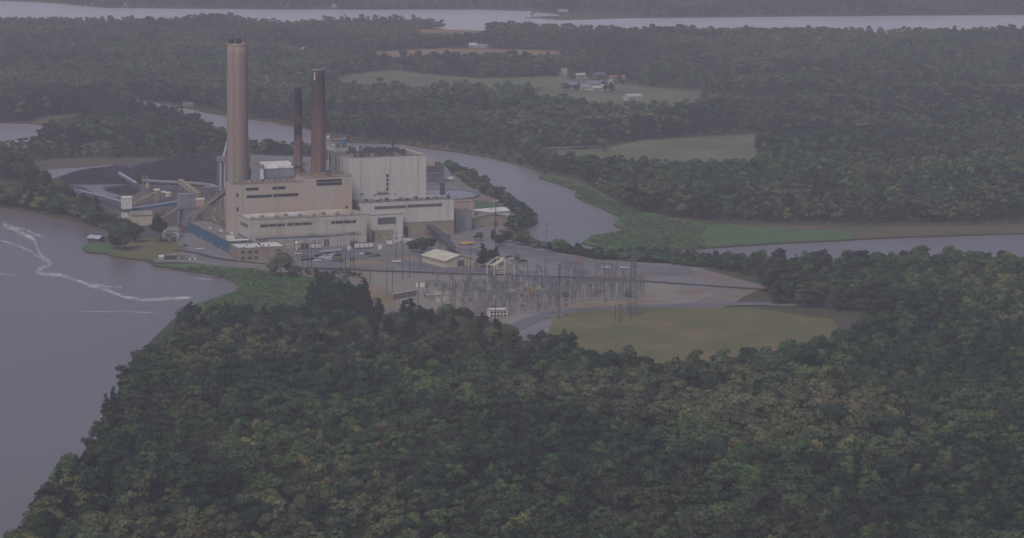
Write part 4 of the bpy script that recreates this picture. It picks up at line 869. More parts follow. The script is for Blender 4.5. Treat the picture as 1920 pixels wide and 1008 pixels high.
# ------------------------------------------------------------------ left side: coal handling
def mound(name, label, poly, h, m, seed, step=4):
    pw = W2(poly); a = np.array(pw); c = a.mean(0); R = np.random.default_rng(seed)
    x0, y0 = a.min(0); x1, y1 = a.max(0); nx = int((x1 - x0) / step) + 2; ny = int((y1 - y0) / step) + 2
    xs = np.linspace(x0, x1, nx); ys = np.linspace(y0, y1, ny); X, Y = np.meshgrid(xs, ys); P = np.stack([X.ravel(), Y.ravel()], 1); ins = inpoly(P, pw)
    d = np.full(len(P), 1e9)
    for i in range(len(pw)):
        p = np.array(pw[i]); q = np.array(pw[(i + 1) % len(pw)]); e = q - p; t = np.clip(((P - p) @ e) / (e @ e), 0, 1); d = np.minimum(d, np.linalg.norm(P - (p + t[:, None] * e), axis=1))
    hh = h * (1 - np.exp(-d / (h * 1.5))) * 1.05; hh = hh * (.82 + .3 * vnoise(P, 22, seed)) + (vnoise(P, 6, seed + 1) - .5) * .9
    Z = np.where(ins, np.maximum(hh, .1), -.3)
    o = thing(name, label, 'coal pile', (c[0], c[1], 0)); mb = MB(); mb.v = [(p[0] - c[0], p[1] - c[1], z) for p, z in zip(P, Z)]
    for j in range(ny - 1):
        for i in range(nx - 1):
            k = j * nx + i
            if ins[k] or ins[k + 1] or ins[k + nx] or ins[k + nx + 1]: mb.f.append((k, k + 1, k + nx + 1, k + nx))
    mb.build('mound', m, o, True); return o
mound('coal_pile', 'largest black coal pile behind the long pale conveyor', [(215, 330), (240, 318), (300, 312), (360, 312), (424, 312), (470, 318), (470, 345), (424, 352), (360, 349), (300, 347), (250, 345)], 11, 'coal', 1)
mound('coal_pile', 'broad low coal heap on the left beside the pale runoff water', [(106, 337), (118, 330), (150, 325), (200, 319), (250, 318), (262, 330), (255, 344), (180, 345), (130, 345)], 6, 'coal', 2)
mound('coal_pile', 'small dark heap inside the bend of the runoff water', [(196, 356), (205, 352), (250, 352), (262, 358), (255, 366), (228, 366)], 3, 'coal', 3)
def gallery(name, label, pts, w, hgt_, m, legs=0, legm='steel', cat='conveyor', roofm=None, flare=0):
    """pts: (ground px, ground py, top py) list"""
    W = [];
    for x, y, yt in pts: g = G(x, y); W.append(Vector((g.x, g.y, hgt(g, yt))))
    o = thing(name, label, cat, (W[0].x, W[0].y, 0)); b = Vector((W[0].x, W[0].y, 0)); mb = MB(); rf = MB()
    for p, q in zip(W[:-1], W[1:]):
        p = p - b; q = q - b; d = (q - p); dh = Vector((d.x, d.y, 0)).normalized(); s = Vector((-dh.y, dh.x, 0)) * w / 2
        for a0, a1, t0, t1, M_ in ((-1, 1, -hgt_, -.25, mb), (-1.15, 1.15, -.24, 0, rf)):
            k = len(M_.v)
            for P in (p, q):
                for sd, zz in ((a0, t0), (a1, t0), (a1, t1), (a0, t1)): M_.v.append(tuple(P + s * sd + Vector((0, 0, zz))))
            M_.f += [(k, k + 1, k + 2, k + 3), (k + 7, k + 6, k + 5, k + 4)] + [(k + i, k + 4 + i, k + 4 + (i + 1) % 4, k + (i + 1) % 4) for i in range(4)]
    mb.build('gallery', m, o); rf.build('gallery_roof', roofm or m, o)
    tot = sum((q - p).length for p, q in zip(W[:-1], W[1:])); 
    for i in range(legs):
        t = (i + .5) / legs * tot
        for p, q in zip(W[:-1], W[1:]):
            L = (q - p).length
            if t <= L: P = p.lerp(q, t / L) - b; dh = Vector((q.x - p.x, q.y - p.y, 0)).normalized(); break
            t -= L
        s = Vector((-dh.y, dh.x, 0)) * w * .5; z = P.z - hgt_
        if z < 1: continue
        lg = MB()
        A = Vector((P.x, P.y, 0)) + s * 1.7; B = Vector((P.x, P.y, 0)) - s * 1.7; C = Vector((P.x, P.y, z)) + s * .9; D = Vector((P.x, P.y, z)) - s * .9
        lg.bar(A, C, .16); lg.bar(B, D, .16); lg.bar(A.lerp(C, .5), B.lerp(D, .5), .1); lg.bar(A, D.lerp(B, .5), .1); lg.bar(B, C.lerp(A, .5), .1)
        lg.build('support_leg', legm, o)
    return o
gallery('conveyor', 'long pale tube conveyor running from the spit to the white transfer house', [(104, 360, 353), (150, 368, 356.5), (190, 380, 366), (229, 400, 377.5)], 2.2, 2.0, 'galv', 8, roofm='tube')
gallery('conveyor', 'pale conveyor rising from the white transfer house to the grey silo', [(244, 405, 390.5), (290, 404, 383.5), (337, 402, 376)], 2.2, 2.2, 'blue_clad', 6, roofm='tube')
gallery('conveyor', 'long thin conveyor crossing in front of the largest coal pile', [(268, 356, 336.5), (300, 358, 338), (335, 362, 340), (368, 366, 341.5), (390, 370, 344), (410, 378, 349)], 1.9, 1.5, 'steel', 9, roofm='tube')
gallery('stacker_boom', 'light sloping stacker boom over the left coal heap', [(223, 345, 322.5), (256, 352, 342.5)], 2.0, 2.2, 'galv', 0, roofm='tube', cat='conveyor')
gallery('conveyor', 'tan covered conveyor sloping down to the right behind the grey silo', [(338, 372, 335.5), (372, 380, 362)], 3.4, 3.2, 'tan_steel', 4, legm='tan_steel')
gallery('conveyor', 'big rusty conveyor climbing to the corner of the tan boiler house', [(344, 432, 414), (392, 432, 377), (424, 440, 353)], 3.2, 3.0, 'rust', 6, legm='tan_steel', roofm='tan_steel')
gallery('conveyor', 'narrow rusty conveyor climbing to the left side of the grey silo', [(296, 428, 412), (338, 425, 387)], 2.2, 2.0, 'rust', 3, legm='rust')
gallery('conveyor', 'tan conveyor rising right of the lattice mast', [(252, 392, 379), (296, 388, 358.5)], 2.0, 1.8, 'tan_steel', 4, legm='tan_steel')
def tower(name, label, cat, x, y, yt, w, d, m, legs=False, roofm='white_roof', th=TH, group=None):
    P = G(x, y); h = hgt(P, yt); o = thing(name, label, cat, P, th, group); z0 = h * .45 if legs else 0
    mb = MB(); mb.box(0, w, 0, d, z0, h); mb.build('wall', m, o)
    r = MB(); r.prism([(-.3, h + .02), (d + .3, h + .02), (d / 2, h + .9)], -.3, w + .3); r.build('roof', roofm, o)
    if legs:
        for i in range(2):
            for j in range(2): l = MB(); l.bar((.3 + i * (w - .6), .3 + j * (d - .6), 0), (.3 + i * (w - .6), .3 + j * (d - .6), z0), .25); l.build('leg', 'steel', o)
    return o, h
o, h = tower('transfer_house', 'tall white transfer house with a dark gap near its foot', 'building', 231, 409, 371.5, 6.2, 6, 'white_paint', True)
mb = MB(); mb.box(-.5, 4, -.5, 4, 0, 3.2); mb.build('base_room', 'white_paint', o)
o, h = tower('silo_tower', 'blocky grey silo tower where the conveyors meet', 'silo', 339, 424, 366, 10.3, 9, 'silo', roofm='gray_roof')
mb = MB(); mb.box(-.2, 10.5, -.2, -.02, h * .52, h * .56); mb.box(-.6, 0, -.6, -.1, 0, h * .52); mb.build('band', 'galv', o); rails(o, [(0, 0, h * .56), (10.3, 0, h * .56)], r=.06)
o, h = tower('switch_room', 'small teal-grey box building left of the conveyor gantry', 'building', 386, 384, 352, 7.8, 6, 'galv', roofm='gray_roof')
window(o, 'front', 4, 6, h * .5, h * .8, 0, glass='glass_blue')
# lattice mast
def lattice(mb, w, h, n, r=.12, x=0, y=0, z0=0, top=None):
    top = w if top is None else top
    def c(i, z): f = (z - z0) / (h - z0); s = (w + (top - w) * f) / 2; return Vector((x + (s if i in (0, 1) else -s), y + (s if i in (1, 2) else -s), z))
    for i in range(4): mb.bar(c(i, z0), c(i, h), r)
    for k in range(n):
        za = z0 + (h - z0) * k / n; zb = z0 + (h - z0) * (k + 1) / n
        for i in range(4): j = (i + 1) % 4; mb.bar(c(i, za), c(j, zb), r * .7); mb.bar(c(i, zb), c(j, zb), r * .7)
P = G(272, 385); h = hgt(P, 331); o = thing('hoist_tower', 'slim steel hoist tower with twin masts beside the coal yard', 'steel tower', P, TH); mb = MB()
lattice(mb, 3.2, h, 6, .16); mb.build('frame', 'tan_steel', o); mb = MB(); mb.box(.6, 2.3, -1.9, -.4, h * .62, h * .78); mb.build('cabin', 'cream_wall', o); 
mb = MB(); mb.bar((-1.2, 0, h), (-1.2, 0, h + 2), .1); mb.bar((1.4, 0, h), (1.4, 0, h + 2), .1); mb.build('mast_tip', 'steel', o)
P = G(245, 345); h = hgt(P, 304); o = thing('stacker_gantry', 'tall thin A-frame of the coal stacker', 'steel frame', P, 0); mb = MB()
mb.bar((-4.5, 0, 0), (-.3, 0, h), .22, .16); mb.bar((4.5, 0, 0), (.3, 0, h), .22, .16); mb.bar((-2.4, 0, h * .5), (2.4, 0, h * .5), .14); mb.bar((-3.4, 0, h * .25), (2.4, 0, h * .5), .1); mb.bar((0, 0, h), (-9, -2, h * .3), .07); mb.build('frame', 'galv', o)
mb = MB(); mb.box(-4, 4, -2, 2, 0, 2.2); mb.build('carriage', 'dark_equip', o)
# crusher sheds around (290,370)
for i, (x, y, yt, w, d, m, l) in enumerate(((290, 378, 357, 3.6, 4, 'tan_steel', 'small tan hopper tower at the top of the tan conveyor'), (304, 379, 361, 2.6, 3, 'rust', 'narrow rust-tan post tower right of the hopper tower'), (311, 369, 362.5, 3.4, 3, 'cream_roof', 'pale little shed beyond the hopper tower'),
   (368, 388, 374.5, 6, 4, 'pink_wall', 'low pinkish shed right of the grey silo'))):
    tower('coal_shed', l, 'shed', x, y, yt, w, d, m, legs=i == 1, roofm='cream_roof')
P = G(247, 424); oc_ = gablebuilding('shed', 'cream low shed behind the round trees near the transfer house', 'shed', P, TH, 14, 9, hgt(P, 404), hgt(P, 398), 'cream_wall', 'gray_roof', along='x')
P = G(313, 447); oc_ = gablebuilding('shed', 'pale blue-grey shed between the tall pine and the blue workshop', 'shed', P, TH, 8, 10, hgt(P, 433), hgt(P, 428), 'white_clad', 'gray_roof', along='x'); window(oc_, 'front', 4.5, 6, 1.5, 2.6, 2, t=.08)
P = G(318, 453.5); ogr = gablebuilding('garage', 'low white-sided garage with a dark roller door beside the lawn', 'garage', P, TH, 5.2, 16, hgt(P, 443.5), hgt(P, 441.5), 'white_clad', 'gray_roof'); window(ogr, 'front', .8, 4.4, .05, 2.9, 0, name='roller_door', glass='dark_frame', t=.12)
P = G(186, 454.5); obh = gablebuilding('boat_house', 'small boat house with a pale tin roof at the edge of the bay', 'boat house', P, math.radians(62), 6, 8.5, hgt(P, 447.5), hgt(P, 443.5), 'wood', 'tube', along='y'); window(obh, 'front', 1.6, 4.4, .1, 1.6, 0, name='door', glass='glass', t=.1)
for x, y, yt, w, d, m, r_, l in ((300, 486.5, 481.5, 2.2, 2.5, 'white_paint', 'white_roof', 'tiny white hut at the left end of the waterside sheds'), (311, 488, 479.5, 7.5, 3, 'dark_frame', 'gray_roof', 'long dark waterside shed near the bay'), (334, 488.5, 479, 5.6, 3.5, 'silo', 'gray_roof', 'pale grey waterside shed beside the dark one'), (355, 488, 482, 4.5, 2.6, 'white_paint', 'gray_roof', 'low white waterside shed at the right end')):
    o, h = tower('waterside_shed', l, 'shed', x, y, yt, w, d, m, roofm=r_)
    window(o, 'front', w * .3, w * .5, .1, h * .7, 0, name='door', glass='dark_frame', t=.06)
# tower left of the tall stack
P = G(417, 424); h = hgt(P, 293); o = thing('bucket_elevator_tower', 'tall grey lattice tower with ducts left of the tallest stack', 'steel tower', P, TH); mb = MB(); lattice(mb, 6.2, h - 3, 10, .3, top=4.6); mb.build('frame', 'steel', o)
mb = MB(); mb.box(-3, 3.4, -2.4, 2.4, h - 3.6, h); mb.build('head_house', 'silo', o)
mb = MB(); mb.bar((-2.2, -2.6, 2), (-1.6, -2.2, h - 4), .75, .75, 8); mb.bar((.8, -2.6, 2), (1.2, -2.2, h - 4), .6, .6, 8); mb.bar((1.2, 0, h), (3.6, 0, hgt(P, 265)), .9, .7, 6); mb.build('duct', 'tube', o)
# steel ductwork yard under rusty conveyor
R = random.Random(12)
for n_, (x, y, w, hh, l) in enumerate(((384, 436, 7, 13, 'tan steel frame with curved ducts under the rusty conveyor, left bay'), (398, 440, 7, 17, 'taller tan steel duct frame under the rusty conveyor, middle bay'), (411, 442, 6, 15, 'pinkish duct frame against the corner of the boiler house'), (372, 418, 6, 9, 'low frame of pipes behind the blue workshop roof'))):
    P = G(x, y); o = thing('pipe_structure', l, 'ductwork', P, TH); mb = MB()
    for i in range(3):
        for j in range(2): mb.bar((i * w / 2, j * 5, 0), (i * w / 2, j * 5, hh), .2)
    for k in range(1, 5):
        z = hh * k / 4
        for j in range(2): mb.bar((0, j * 5, z), (w, j * 5, z), .16)
        mb.bar((0, 0, z - hh / 4), (w / 2, 0, z), .1); mb.bar((w, 0, z - hh / 4), (w / 2, 0, z), .1)
    mb.build('frame', 'tan_steel', o); mb = MB()
    for k in range(6): a = Vector((R.uniform(0, w), R.uniform(0, 4), R.uniform(1, hh))); mb.bar(a, a + Vector((R.uniform(-3, 3), R.uniform(-1, 1), R.uniform(-4, 4))), R.uniform(.35, .8), None, 8)
    mb.build('duct', ['silo', 'cream_wall', 'pink_wall', 'steel'][n_], o)
# steel ramp right of the hall (dark trestle)
gallery('conveyor', 'dark steel ramp sloping down from under the white turbine hall', [(803, 440, 419), (826, 462, 437), (848, 478, 462)], 4, 1.6, 'dark_equip', 5, legm='galv')
gallery('pipe_rack', 'blue-grey pipe rack below the right end of the white hall', [(812, 436, 421), (852, 436, 417.5)], 5, .8, 'dark_equip', 6, legm='galv', cat='pipe rack')
for i, (x, y, l) in enumerate(((826, 446, 'left grey transformer below the pipe rack'), (838, 446, 'right grey transformer below the pipe rack'))):
    o = thing('transformer', l, 'transformer', G(x, y), TH, 'transformers below the pipe rack'); mb = MB(); mb.box(-1.8, 1.8, -1.2, 1.2, .3, 3); mb.build('tank', 'galv', o); mb = MB()
    for k in range(7): mb.box(-1.7 + k * .5, -1.5 + k * .5, -1.9, -1.25, .6, 2.7)
    mb.build('radiator', 'steel', o)
    for k in range(3): mb = MB(); mb.bar((-1.1 + k * 1.1, 0, 3), (-1.1 + k * 1.1, 0, 4.4), .18, .12, 6); mb.build('bushing', 'white_paint', o)
# ------------------------------------------------------------------ small equipment along hall front
for i in range(13):
    x = 478 + i * 15.5; y = 470.5 - i * .62 + (i % 3) * .8
    if 603 < x < 622: continue
    o = thing('transformer' if i % 3 == 0 else 'switch_frame', ['grey transformer against the long hall front', 'thin steel switch frame against the long hall front', 'low tan switch frame with insulators along the hall front'][i % 3] + [', first from the office', ', second from the office', ', third from the office', ', fourth from the office', ', beside the roller door', ', past the roller door', ', near the annex'][min(6, i // 2)],
               'transformer' if i % 3 == 0 else 'switchgear', G(x, y), TH, 'electrical gear along the long hall'); mb = MB()
    if i % 3 == 0:
        mb.box(-2.2, 2.2, -1.3, 1.3, .2, 3.6); mb.build('tank', 'galv', o); mb = MB()
        for k in range(8): mb.box(-2.1 + k * .55, -1.9 + k * .55, -2, -1.35, .6, 3.2)
        mb.build('radiator', 'dark_equip', o); mb = MB()
        for k in range(3): mb.bar((-1.3 + k * 1.3, 0, 3.6), (-1.3 + k * 1.3, 0, 5.6), .22, .14, 6)
        mb.build('bushing', 'insul', o)
    else:
        H_ = 5 + (i % 4) * 1.2
        for k in range(3): mb.bar((-2 + k * 2, 0, 0), (-2 + k * 2, 0, H_), .13)
        mb.bar((-2.2, 0, H_), (2.2, 0, H_), .16); mb.bar((-2.2, 0, H_ * .6), (2.2, 0, H_ * .6), .12); mb.build('frame', 'tan_steel' if i % 3 == 2 else 'galv', o); mb = MB()
        for k in range(5): mb.bar((-1.8 + k * .9, 0, H_), (-1.8 + k * .9, 0, H_ + 1.5), .14, .1, 6)
        mb.build('insulator', 'dark_equip', o)
gallery('cable_bridge', 'long thin pale pipe bridge in front of the low hall', [(505, 477, 450), (560, 474, 447.8), (600, 472, 447)], 1.0, .5, 'tube', 5, cat='pipe rack')
gallery('canopy', 'low flat walkway canopy between hall and parking lot', [(600, 476, 471.5), (640, 473.5, 467)], 3, .4, 'tube', 4, cat='canopy')
P = G(556, 470); o = thing('dust_collector', 'small pale round-topped collector in front of the low hall', 'tank', P, 0); h = hgt(P, 452); mb = MB(); mb.bar((0, 0, 0), (0, 0, h - 2), .4, .4, 8); mb.build('stand', 'white_paint', o); mb = MB(); mb.lathe([(.4, h - 2.6), (1.2, h - 1.8), (1.2, h - .8), (.5, h)], 12); mb.build('tank_shell', 'white_paint', o, True)
def trailer(x, y, L, label, m='white_paint', th=TH, group=None, h=3.2):
    P = G(x, y); o = thing('trailer', label, 'trailer', P, th, group); mb = MB(); mb.box(0, L, 0, 2.5, .9, h + .4); mb.build('body', m, o); mb = MB(); mb.box(-.05, L + .05, -.05, 2.55, h + .41, h + .6); mb.build('roof', 'dark_frame', o)
    for t in (.15, .85):
        w = MB()
        for yy in (0.0, 2.1): w.bar((L * t, yy, .5), (L * t, yy + .4, .5), .5, .5, 12)
        w.build('wheels', 'tire', o)
for i, x in enumerate((667, 675.5, 684, 692.5)): trailer(x, 467.5 - i * .4, 2.4, ['white box trailer at the left end of the row of four by the hall', 'second white box trailer from the left in the row by the hall', 'third white box trailer from the left in the row by the hall', 'white box trailer at the right end of the row of four by the hall'][i], group='white box trailers in a row')
trailer(583, 468, 6.5, 'white trailer parked in front of the roller door of the low hall'); trailer(757, 455, 5.5, 'white trailer beside the shady tree', h=2.4); trailer(727, 461.5, 3, 'small white trailer in front of the olive garage')
for x, y, l in ((655, 471, 'white square tank box left of the row of trailers'), (712.5, 469, 'white square tank box right of the row of trailers')):
    o = thing('tank_box', l, 'tank', G(x, y), TH); mb = MB(); mb.box(-1, 1, -1, 1, .6, 3.2); mb.build('tank_shell', 'white_paint', o); mb = MB()
    for i in (-.8, .8):
        for j in (-.8, .8): mb.bar((i, j, 0), (i, j, .6), .12)
    mb.build('stand', 'steel', o)
P = G(740, 459); o = thing('skid_frame', 'white skid frame with a rounded vessel beside the olive garage', 'equipment', P, TH); h = hgt(P, 443); mb = MB()
for i in range(3):
    for j in range(2): mb.bar((i * 3.2, j * 3, 0), (i * 3.2, j * 3, h), .2)
for z in (h * .5, h): mb.bar((0, 0, z), (6.4, 0, z), .2); mb.bar((0, 3, z), (6.4, 3, z), .2)
mb.build('frame', 'white_paint', o); mb = MB(); mb.lathe([(.3, .3), (1.1, .9), (1.1, 2.4), (.4, 3)], 12, (1.6, 1)); mb.build('vessel', 'white_paint', o, True)
# ------------------------------------------------------------------ cars
def make_car(m, kind='sedan'):
    o = thing('parked_car', 'x', 'car')
    L, Wd = 4.7, 1.85
    if kind == 'sedan': body = [(0, .35), (0, .85), (.15, .95), (1.25, 1.0), (3.9, 1.02), (4.6, .95), (4.7, .6), (4.6, .35)]; cab = [(1.2, 1.0), (1.85, 1.45), (3.2, 1.47), (4.0, 1.02)]
    elif kind == 'pickup': body = [(0, .45), (0, 1.0), (.15, 1.1), (1.4, 1.15), (5.3, 1.2), (5.4, .6), (5.3, .45)]; cab = [(1.35, 1.15), (1.9, 1.85), (3.2, 1.87), (3.35, 1.17)]; L = 5.4
    else: body = [(0, .4), (0, .95), (.15, 1.05), (1.2, 1.1), (4.6, 1.15), (4.7, .6), (4.6, .4)]; cab = [(1.1, 1.1), (1.7, 1.7), (4.1, 1.72), (4.6, 1.15)]
    def side(prof, w, taper=0):
        mb = MB(); n = len(prof)
        for s in (-1, 1):
            for x, z in prof: mb.v.append((x - L / 2, s * (w / 2 - (taper if z > 1.3 else 0)), z))
        mb.f = [tuple(range(n)), tuple(reversed(range(n, 2 * n)))] + [(k, n + k, n + (k + 1) % n, (k + 1) % n) for k in range(n)]; return mb
    side(body, Wd).build('body', m, o); side(cab, Wd - .1, .15).build('windows', 'glass', o)
    r = MB(); zt = cab[1][1]; r.box(cab[1][0] - L / 2 - .02, cab[2][0] - L / 2 + .02, -(Wd / 2 - .22), Wd / 2 - .22, zt + .005, zt + .06); r.build('roof', m, o)
    for x in (.85, L - .95):
        for s in (-1, 1): w = MB(); w.bar((x - L / 2, s * (Wd / 2 - .1), .34), (x - L / 2, s * (Wd / 2 + .03), .34), .34, .34, 12); w.build('wheel', 'tire', o)
    for s in (-1, 1): w = MB(); w.box(-L / 2 - .03, -L / 2 + .05, s * .65 - .18, s * .65 + .18, .65, .8); w.build('headlight', 'tube', o)
    return o
CARS = {}
cars = [('car_white', 'sedan', 376, 468, 20, 'white car alone on the road beside the blue workshop'), ('car_white', 'sedan', 594.5, 490, 12, 'white car nearest the viewer in the parking lot'), ('car_dark', 'sedan', 571, 488.5, 14, 'dark car at the left end of the parked row'),
 ('car_dark', 'suv', 583, 488, 14, 'dark car just left of the nearest white car'), ('car_white', 'suv', 606, 484, 8, 'white car second row, left'), ('car_white', 'sedan', 615, 483.2, 8, 'white car second row, middle'), ('car_white', 'sedan', 618, 487, 16, 'white car in front of the second row'),
 ('car_gray', 'sedan', 628, 486.8, 16, 'grey car left of the little green tree'), ('car_white', 'suv', 626, 479.5, 10, 'white car in the row farthest back'), ('car_dark', 'sedan', 633, 480, 10, 'dark car right of the farthest white car'), ('car_dark', 'suv', 596, 481.5, 8, 'dark car at the left of the second row'),
 ('car_gray', 'sedan', 630, 490, 16, 'grey car below the little green tree'), ('car_white', 'sedan', 682, 477.2, 8, 'white car half hidden left of the green one'), ('car_green', 'suv', 690, 478, 8, 'dark green car in the middle of the lot'), ('car_gray', 'sedan', 699, 481, 20, 'silver dark car right of the green one'), ('car_dark', 'sedan', 706, 480.5, 20, 'dark car at the right end of the middle group'),
 ('car_white', 'pickup', 743, 492, 5, 'white pickup alone beside the dirt patch'), ('car_dark', 'sedan', 661, 488, 80, 'small dark car seen end-on by the poles'), ('car_white', 'sedan', 914, 490, 10, 'white car under the dark pine, left'), ('car_white', 'sedan', 923, 489.5, 12, 'white car under the dark pine, second'), ('car_gray', 'sedan', 932, 489.5, 12, 'grey car under the dark pine, right'),
 ('car_dark', 'suv', 955, 484, 12, 'dark car behind the beige frame'), ('car_white', 'sedan', 960, 486.5, 12, 'white car just below the dark car behind the beige frame'), ('car_dark', 'sedan', 981, 490.5, 5, 'dark car right of the pale olive bush'), ('car_gray', 'sedan', 346, 462, 60, 'grey car on the verge near the garage'), ('car_white', 'sedan', 762, 455.5, 8, 'white car at the hall loading door'),
 ('car_white', 'suv', 1137, 503, 10, 'white van-like car far right near the marsh verge'), ('car_white', 'pickup', 1172, 503, 8, 'white pickup farthest right by the marsh verge'), ('car_white', 'sedan', 560, 477, 5, 'white car behind the round green tree'), ('car_gray', 'sedan', 572, 481, 5, 'grey car right of the round green tree')]
for m, k, x, y, a, l in cars:
    if (m, k) in CARS: o = copy_tree(CARS[(m, k)])
    else: o = CARS[(m, k)] = make_car(m, k)
    o.location = G(x, y, .28); o.rotation_euler = (0, 0, math.radians(a)); o['label'] = l; o['group'] = 'parked cars'
for x, l in ((783.5, 'small white cargo box alone on the bare ground, left one'), (791, 'larger white cargo box alone on the bare ground, right one')):
    o = thing('cargo_box', l, 'cargo box', G(x, 537.5), 0); mb = MB(); w = 1.0 if x < 790 else 2; mb.box(-w, w, 0, 2.2, .3, 2.4); mb.build('body', 'white_paint', o); mb = MB(); mb.box(-w - .05, w + .05, -.05, 2.25, 2.41, 2.55); mb.build('lid', 'cream_roof', o); mb = MB(); mb.box(-w + .1, w - .1, .2, 2, 0, .29); mb.build('skid', 'wood', o)
o = thing('marker_drum', 'small orange marker on the railway verge', 'marker', G(1085, 494), 0); mb = MB(); mb.lathe([(.7, 0), (.75, 1.8), (.6, 2.6), (.2, 2.9)], 12); mb.build('drum', 'orange', o)
# yellow low sheds near (880,456)
P = G(865, 461); oy2 = gablebuilding('shelter', 'long low shelter with a mustard yellow roof in the back yard', 'shelter', P, TH, 8, 4, hgt(P, 457.6), hgt(P, 455.3), 'galv', 'yellow', along='x')
P = G(826, 467); o, h = tower('equipment_cabinet', 'pinkish cabinet behind the cream gabled warehouse', 'cabinet', 832, 467, 455, 2.4, 2, 'pink_wall', roofm='gray_roof')
P = G(868, 480); o = flatbuilding('service_building', 'plain grey low block just beyond the cream warehouse', 'building', G(866, 478), TH, 11, 6, 3.6, 'silo', 'gray_roof', drop=.3)[0]
# ------------------------------------------------------------------ beige frame
P = G(927, 518); T3 = math.radians(24); o = thing('timber_frame', 'beige open frame shelter falling apart beside the railway', 'frame structure', P, T3); h1, h2 = hgt(P, 499), hgt(P, 487); mb = MB(); w, d = 13, 9
for x in (0, w / 2, w): 
    for y in (0, d): mb.bar((x, y, 0), (x, y, h1 if x != w / 2 else h2), .35)
for y in (0, d): mb.bar((0, y, h1), (w / 2, y, h2), .4); mb.bar((w / 2, y, h2), (w, y, h1), .35); mb.bar((0, y, h1 * .5), (w, y, h1 * .5), .22); mb.bar((0, y, .3), (w, y, .3), .3)
for x, z in ((0, h1), (w / 2, h2), (w, h1)): mb.bar((x, 0, z), (x, d, z), .35)
mb.build('frame', 'cream_roof', o)
mb = MB(); mb.poly([(-.3, -.3, h1 + .4), (w / 2, -.3, h2 + .4), (w / 2, 2.4, h2 + .4), (-.3, 2.4, h1 + .4)]); mb.poly([(-.3, 2.4, h1 + .55), (w / 2, 2.4, h2 + .55), (w / 2, -.3, h2 + .55), (-.3, -.3, h1 + .55)][::-1]); mb.build('roof_panel', 'cream_roof', o)
mb = MB(); mb.bar((w, 4, h1), (w + 9, 6, .3), .3); mb.bar((w + 1, 2, h1 * .8), (w + 8, 3, .3), .3); mb.box(1, 3, 1.5, 5, 0, h1 * .6); mb.build('fallen_beam', 'rust', o)
# ------------------------------------------------------------------ poles
def pole(x, yb, yt, label, arms=1, m='wood', r=.2, group='utility poles', th=.3):
    P = G(x, yb); h = hgt(P, yt) if yb <= 640 else 15; o = thing('utility_pole', label, 'pole', P, th, group); mb = MB(); mb.bar((0, 0, 0), (0, 0, h), r, r * .7, 8); mb.build('post', m, o)
    for i in range(arms):
        z = h - .8 - i * 3.2; c = MB(); c.box(-1.5, 1.5, -.12, .12, z, z + .22); ca = c.build('crossarm', m, o)
        f = MB()
        for k in (-1.3, -.5, .5, 1.3): f.bar((k, 0, z + .22), (k, 0, z + .6), .09, .06, 6)
        f.build('insulator', 'insul', ca)
    return o
PL = [(567, 505, 458, 'thin pole left of the parked cars, first of three', 0), (577, 506, 457, 'thin pole left of the parked cars, second of three', 1), (584, 504, 458, 'thin pole left of the parked cars, third of three', 0), (648, 506, 462, 'thin pole just left of the two tall dark ones', 0), (657, 509, 436, 'tall dark pole right of the little green tree, left of the pair', 1), (663.5, 506, 434, 'tall dark pole right of the little green tree, right of the pair', 1),
 (743, 488, 433, 'thin tall pole behind the lone white pickup', 0), (755, 524, 442, 'tallest dark pole in front of the white annex', 1), (768, 521, 476, 'shorter pole right of the tallest dark pole', 0), (725, 551, 499, 'pole on the bare ground near the dirt strip, left', 0), (735.5, 556, 500, 'pole on the bare ground near the dirt strip, right', 0), (694, 530, 505, 'short pole at the edge of the dark clump', 0),
 (882, 517, 455, 'thin pole in front of the cream warehouse gable', 1), (894, 508, 470, 'pole at the right corner of the cream warehouse', 1), (788, 500, 480, 'short pole at the left corner of the cream warehouse', 0), (1048, 596, 494, 'strong dark pole at the bottom of the switchyard', 1), (1154, 602, 569, 'brown pole at lower right, first of four', 0), (1161, 606, 567, 'thick dark pole at lower right, second of four', 1), (1166, 604, 569, 'dark pole at lower right, third of four', 0), (1182, 603, 564, 'reddish pole at lower right, last of four', 0),
 (812, 515, 504, 'stub pole on the railway side, left', 0), (784, 600, 543, 'thin pole above the bottom wood', 0), (929, 600, 556, 'thin pole at the right edge of the bottom wood', 0), (1078, 524, 498, 'thin pole behind the switchyard', 0), (1132, 505, 489, 'short pale pole on the far verge', 0)]
for x, yb, yt, l, a in PL: pole(x, yb, yt, l, a)
P = G(1024, 474); o = pole(1024, 474, 414, 'grey pole with two crossarms on the river verge', 0, 'galv', .28, None, th=.2); h = hgt(P, 414)
for z in (h - 3, h - 6.8): c = MB(); c.box(0, 2.6, -.1, .1, z, z + .22); c.build('crossarm', 'galv', o)
P = G(929, 476); h = hgt(P, 376); o = thing('floodlight_mast', 'tall floodlight mast with a round lamp ring', 'light mast', P, 0); mb = MB(); mb.bar((0, 0, 0), (0, 0, h), .32, .2, 8); mb.build('post', 'wood', o)
mb = MB(); mb.lathe([(1.2, h), (1.5, h + .25), (1.5, h + .5), (1.1, h + .7)], 16); mb.build('lamp_ring', 'steel', o)
for i in range(6): a = i * PI / 3; mb = MB(); mb.box(1.5 * math.cos(a) - .3, 1.5 * math.cos(a) + .3, 1.5 * math.sin(a) - .3, 1.5 * math.sin(a) + .3, h - .3, h + .3); mb.build('floodlight', 'white_paint', o)
P = G(972, 402); h = hgt(P, 396); o = thing('floodlight_mast', 'short floodlight mast on the crest of the river point', 'light mast', P, 0); mb = MB(); mb.bar((0, 0, 0), (0, 0, h), .2, .14, 8); mb.build('post', 'steel', o); mb = MB(); mb.lathe([(.8, h), (1.1, h + .25), (.7, h + .6)], 12); mb.build('lamp_ring', 'white_paint', o)
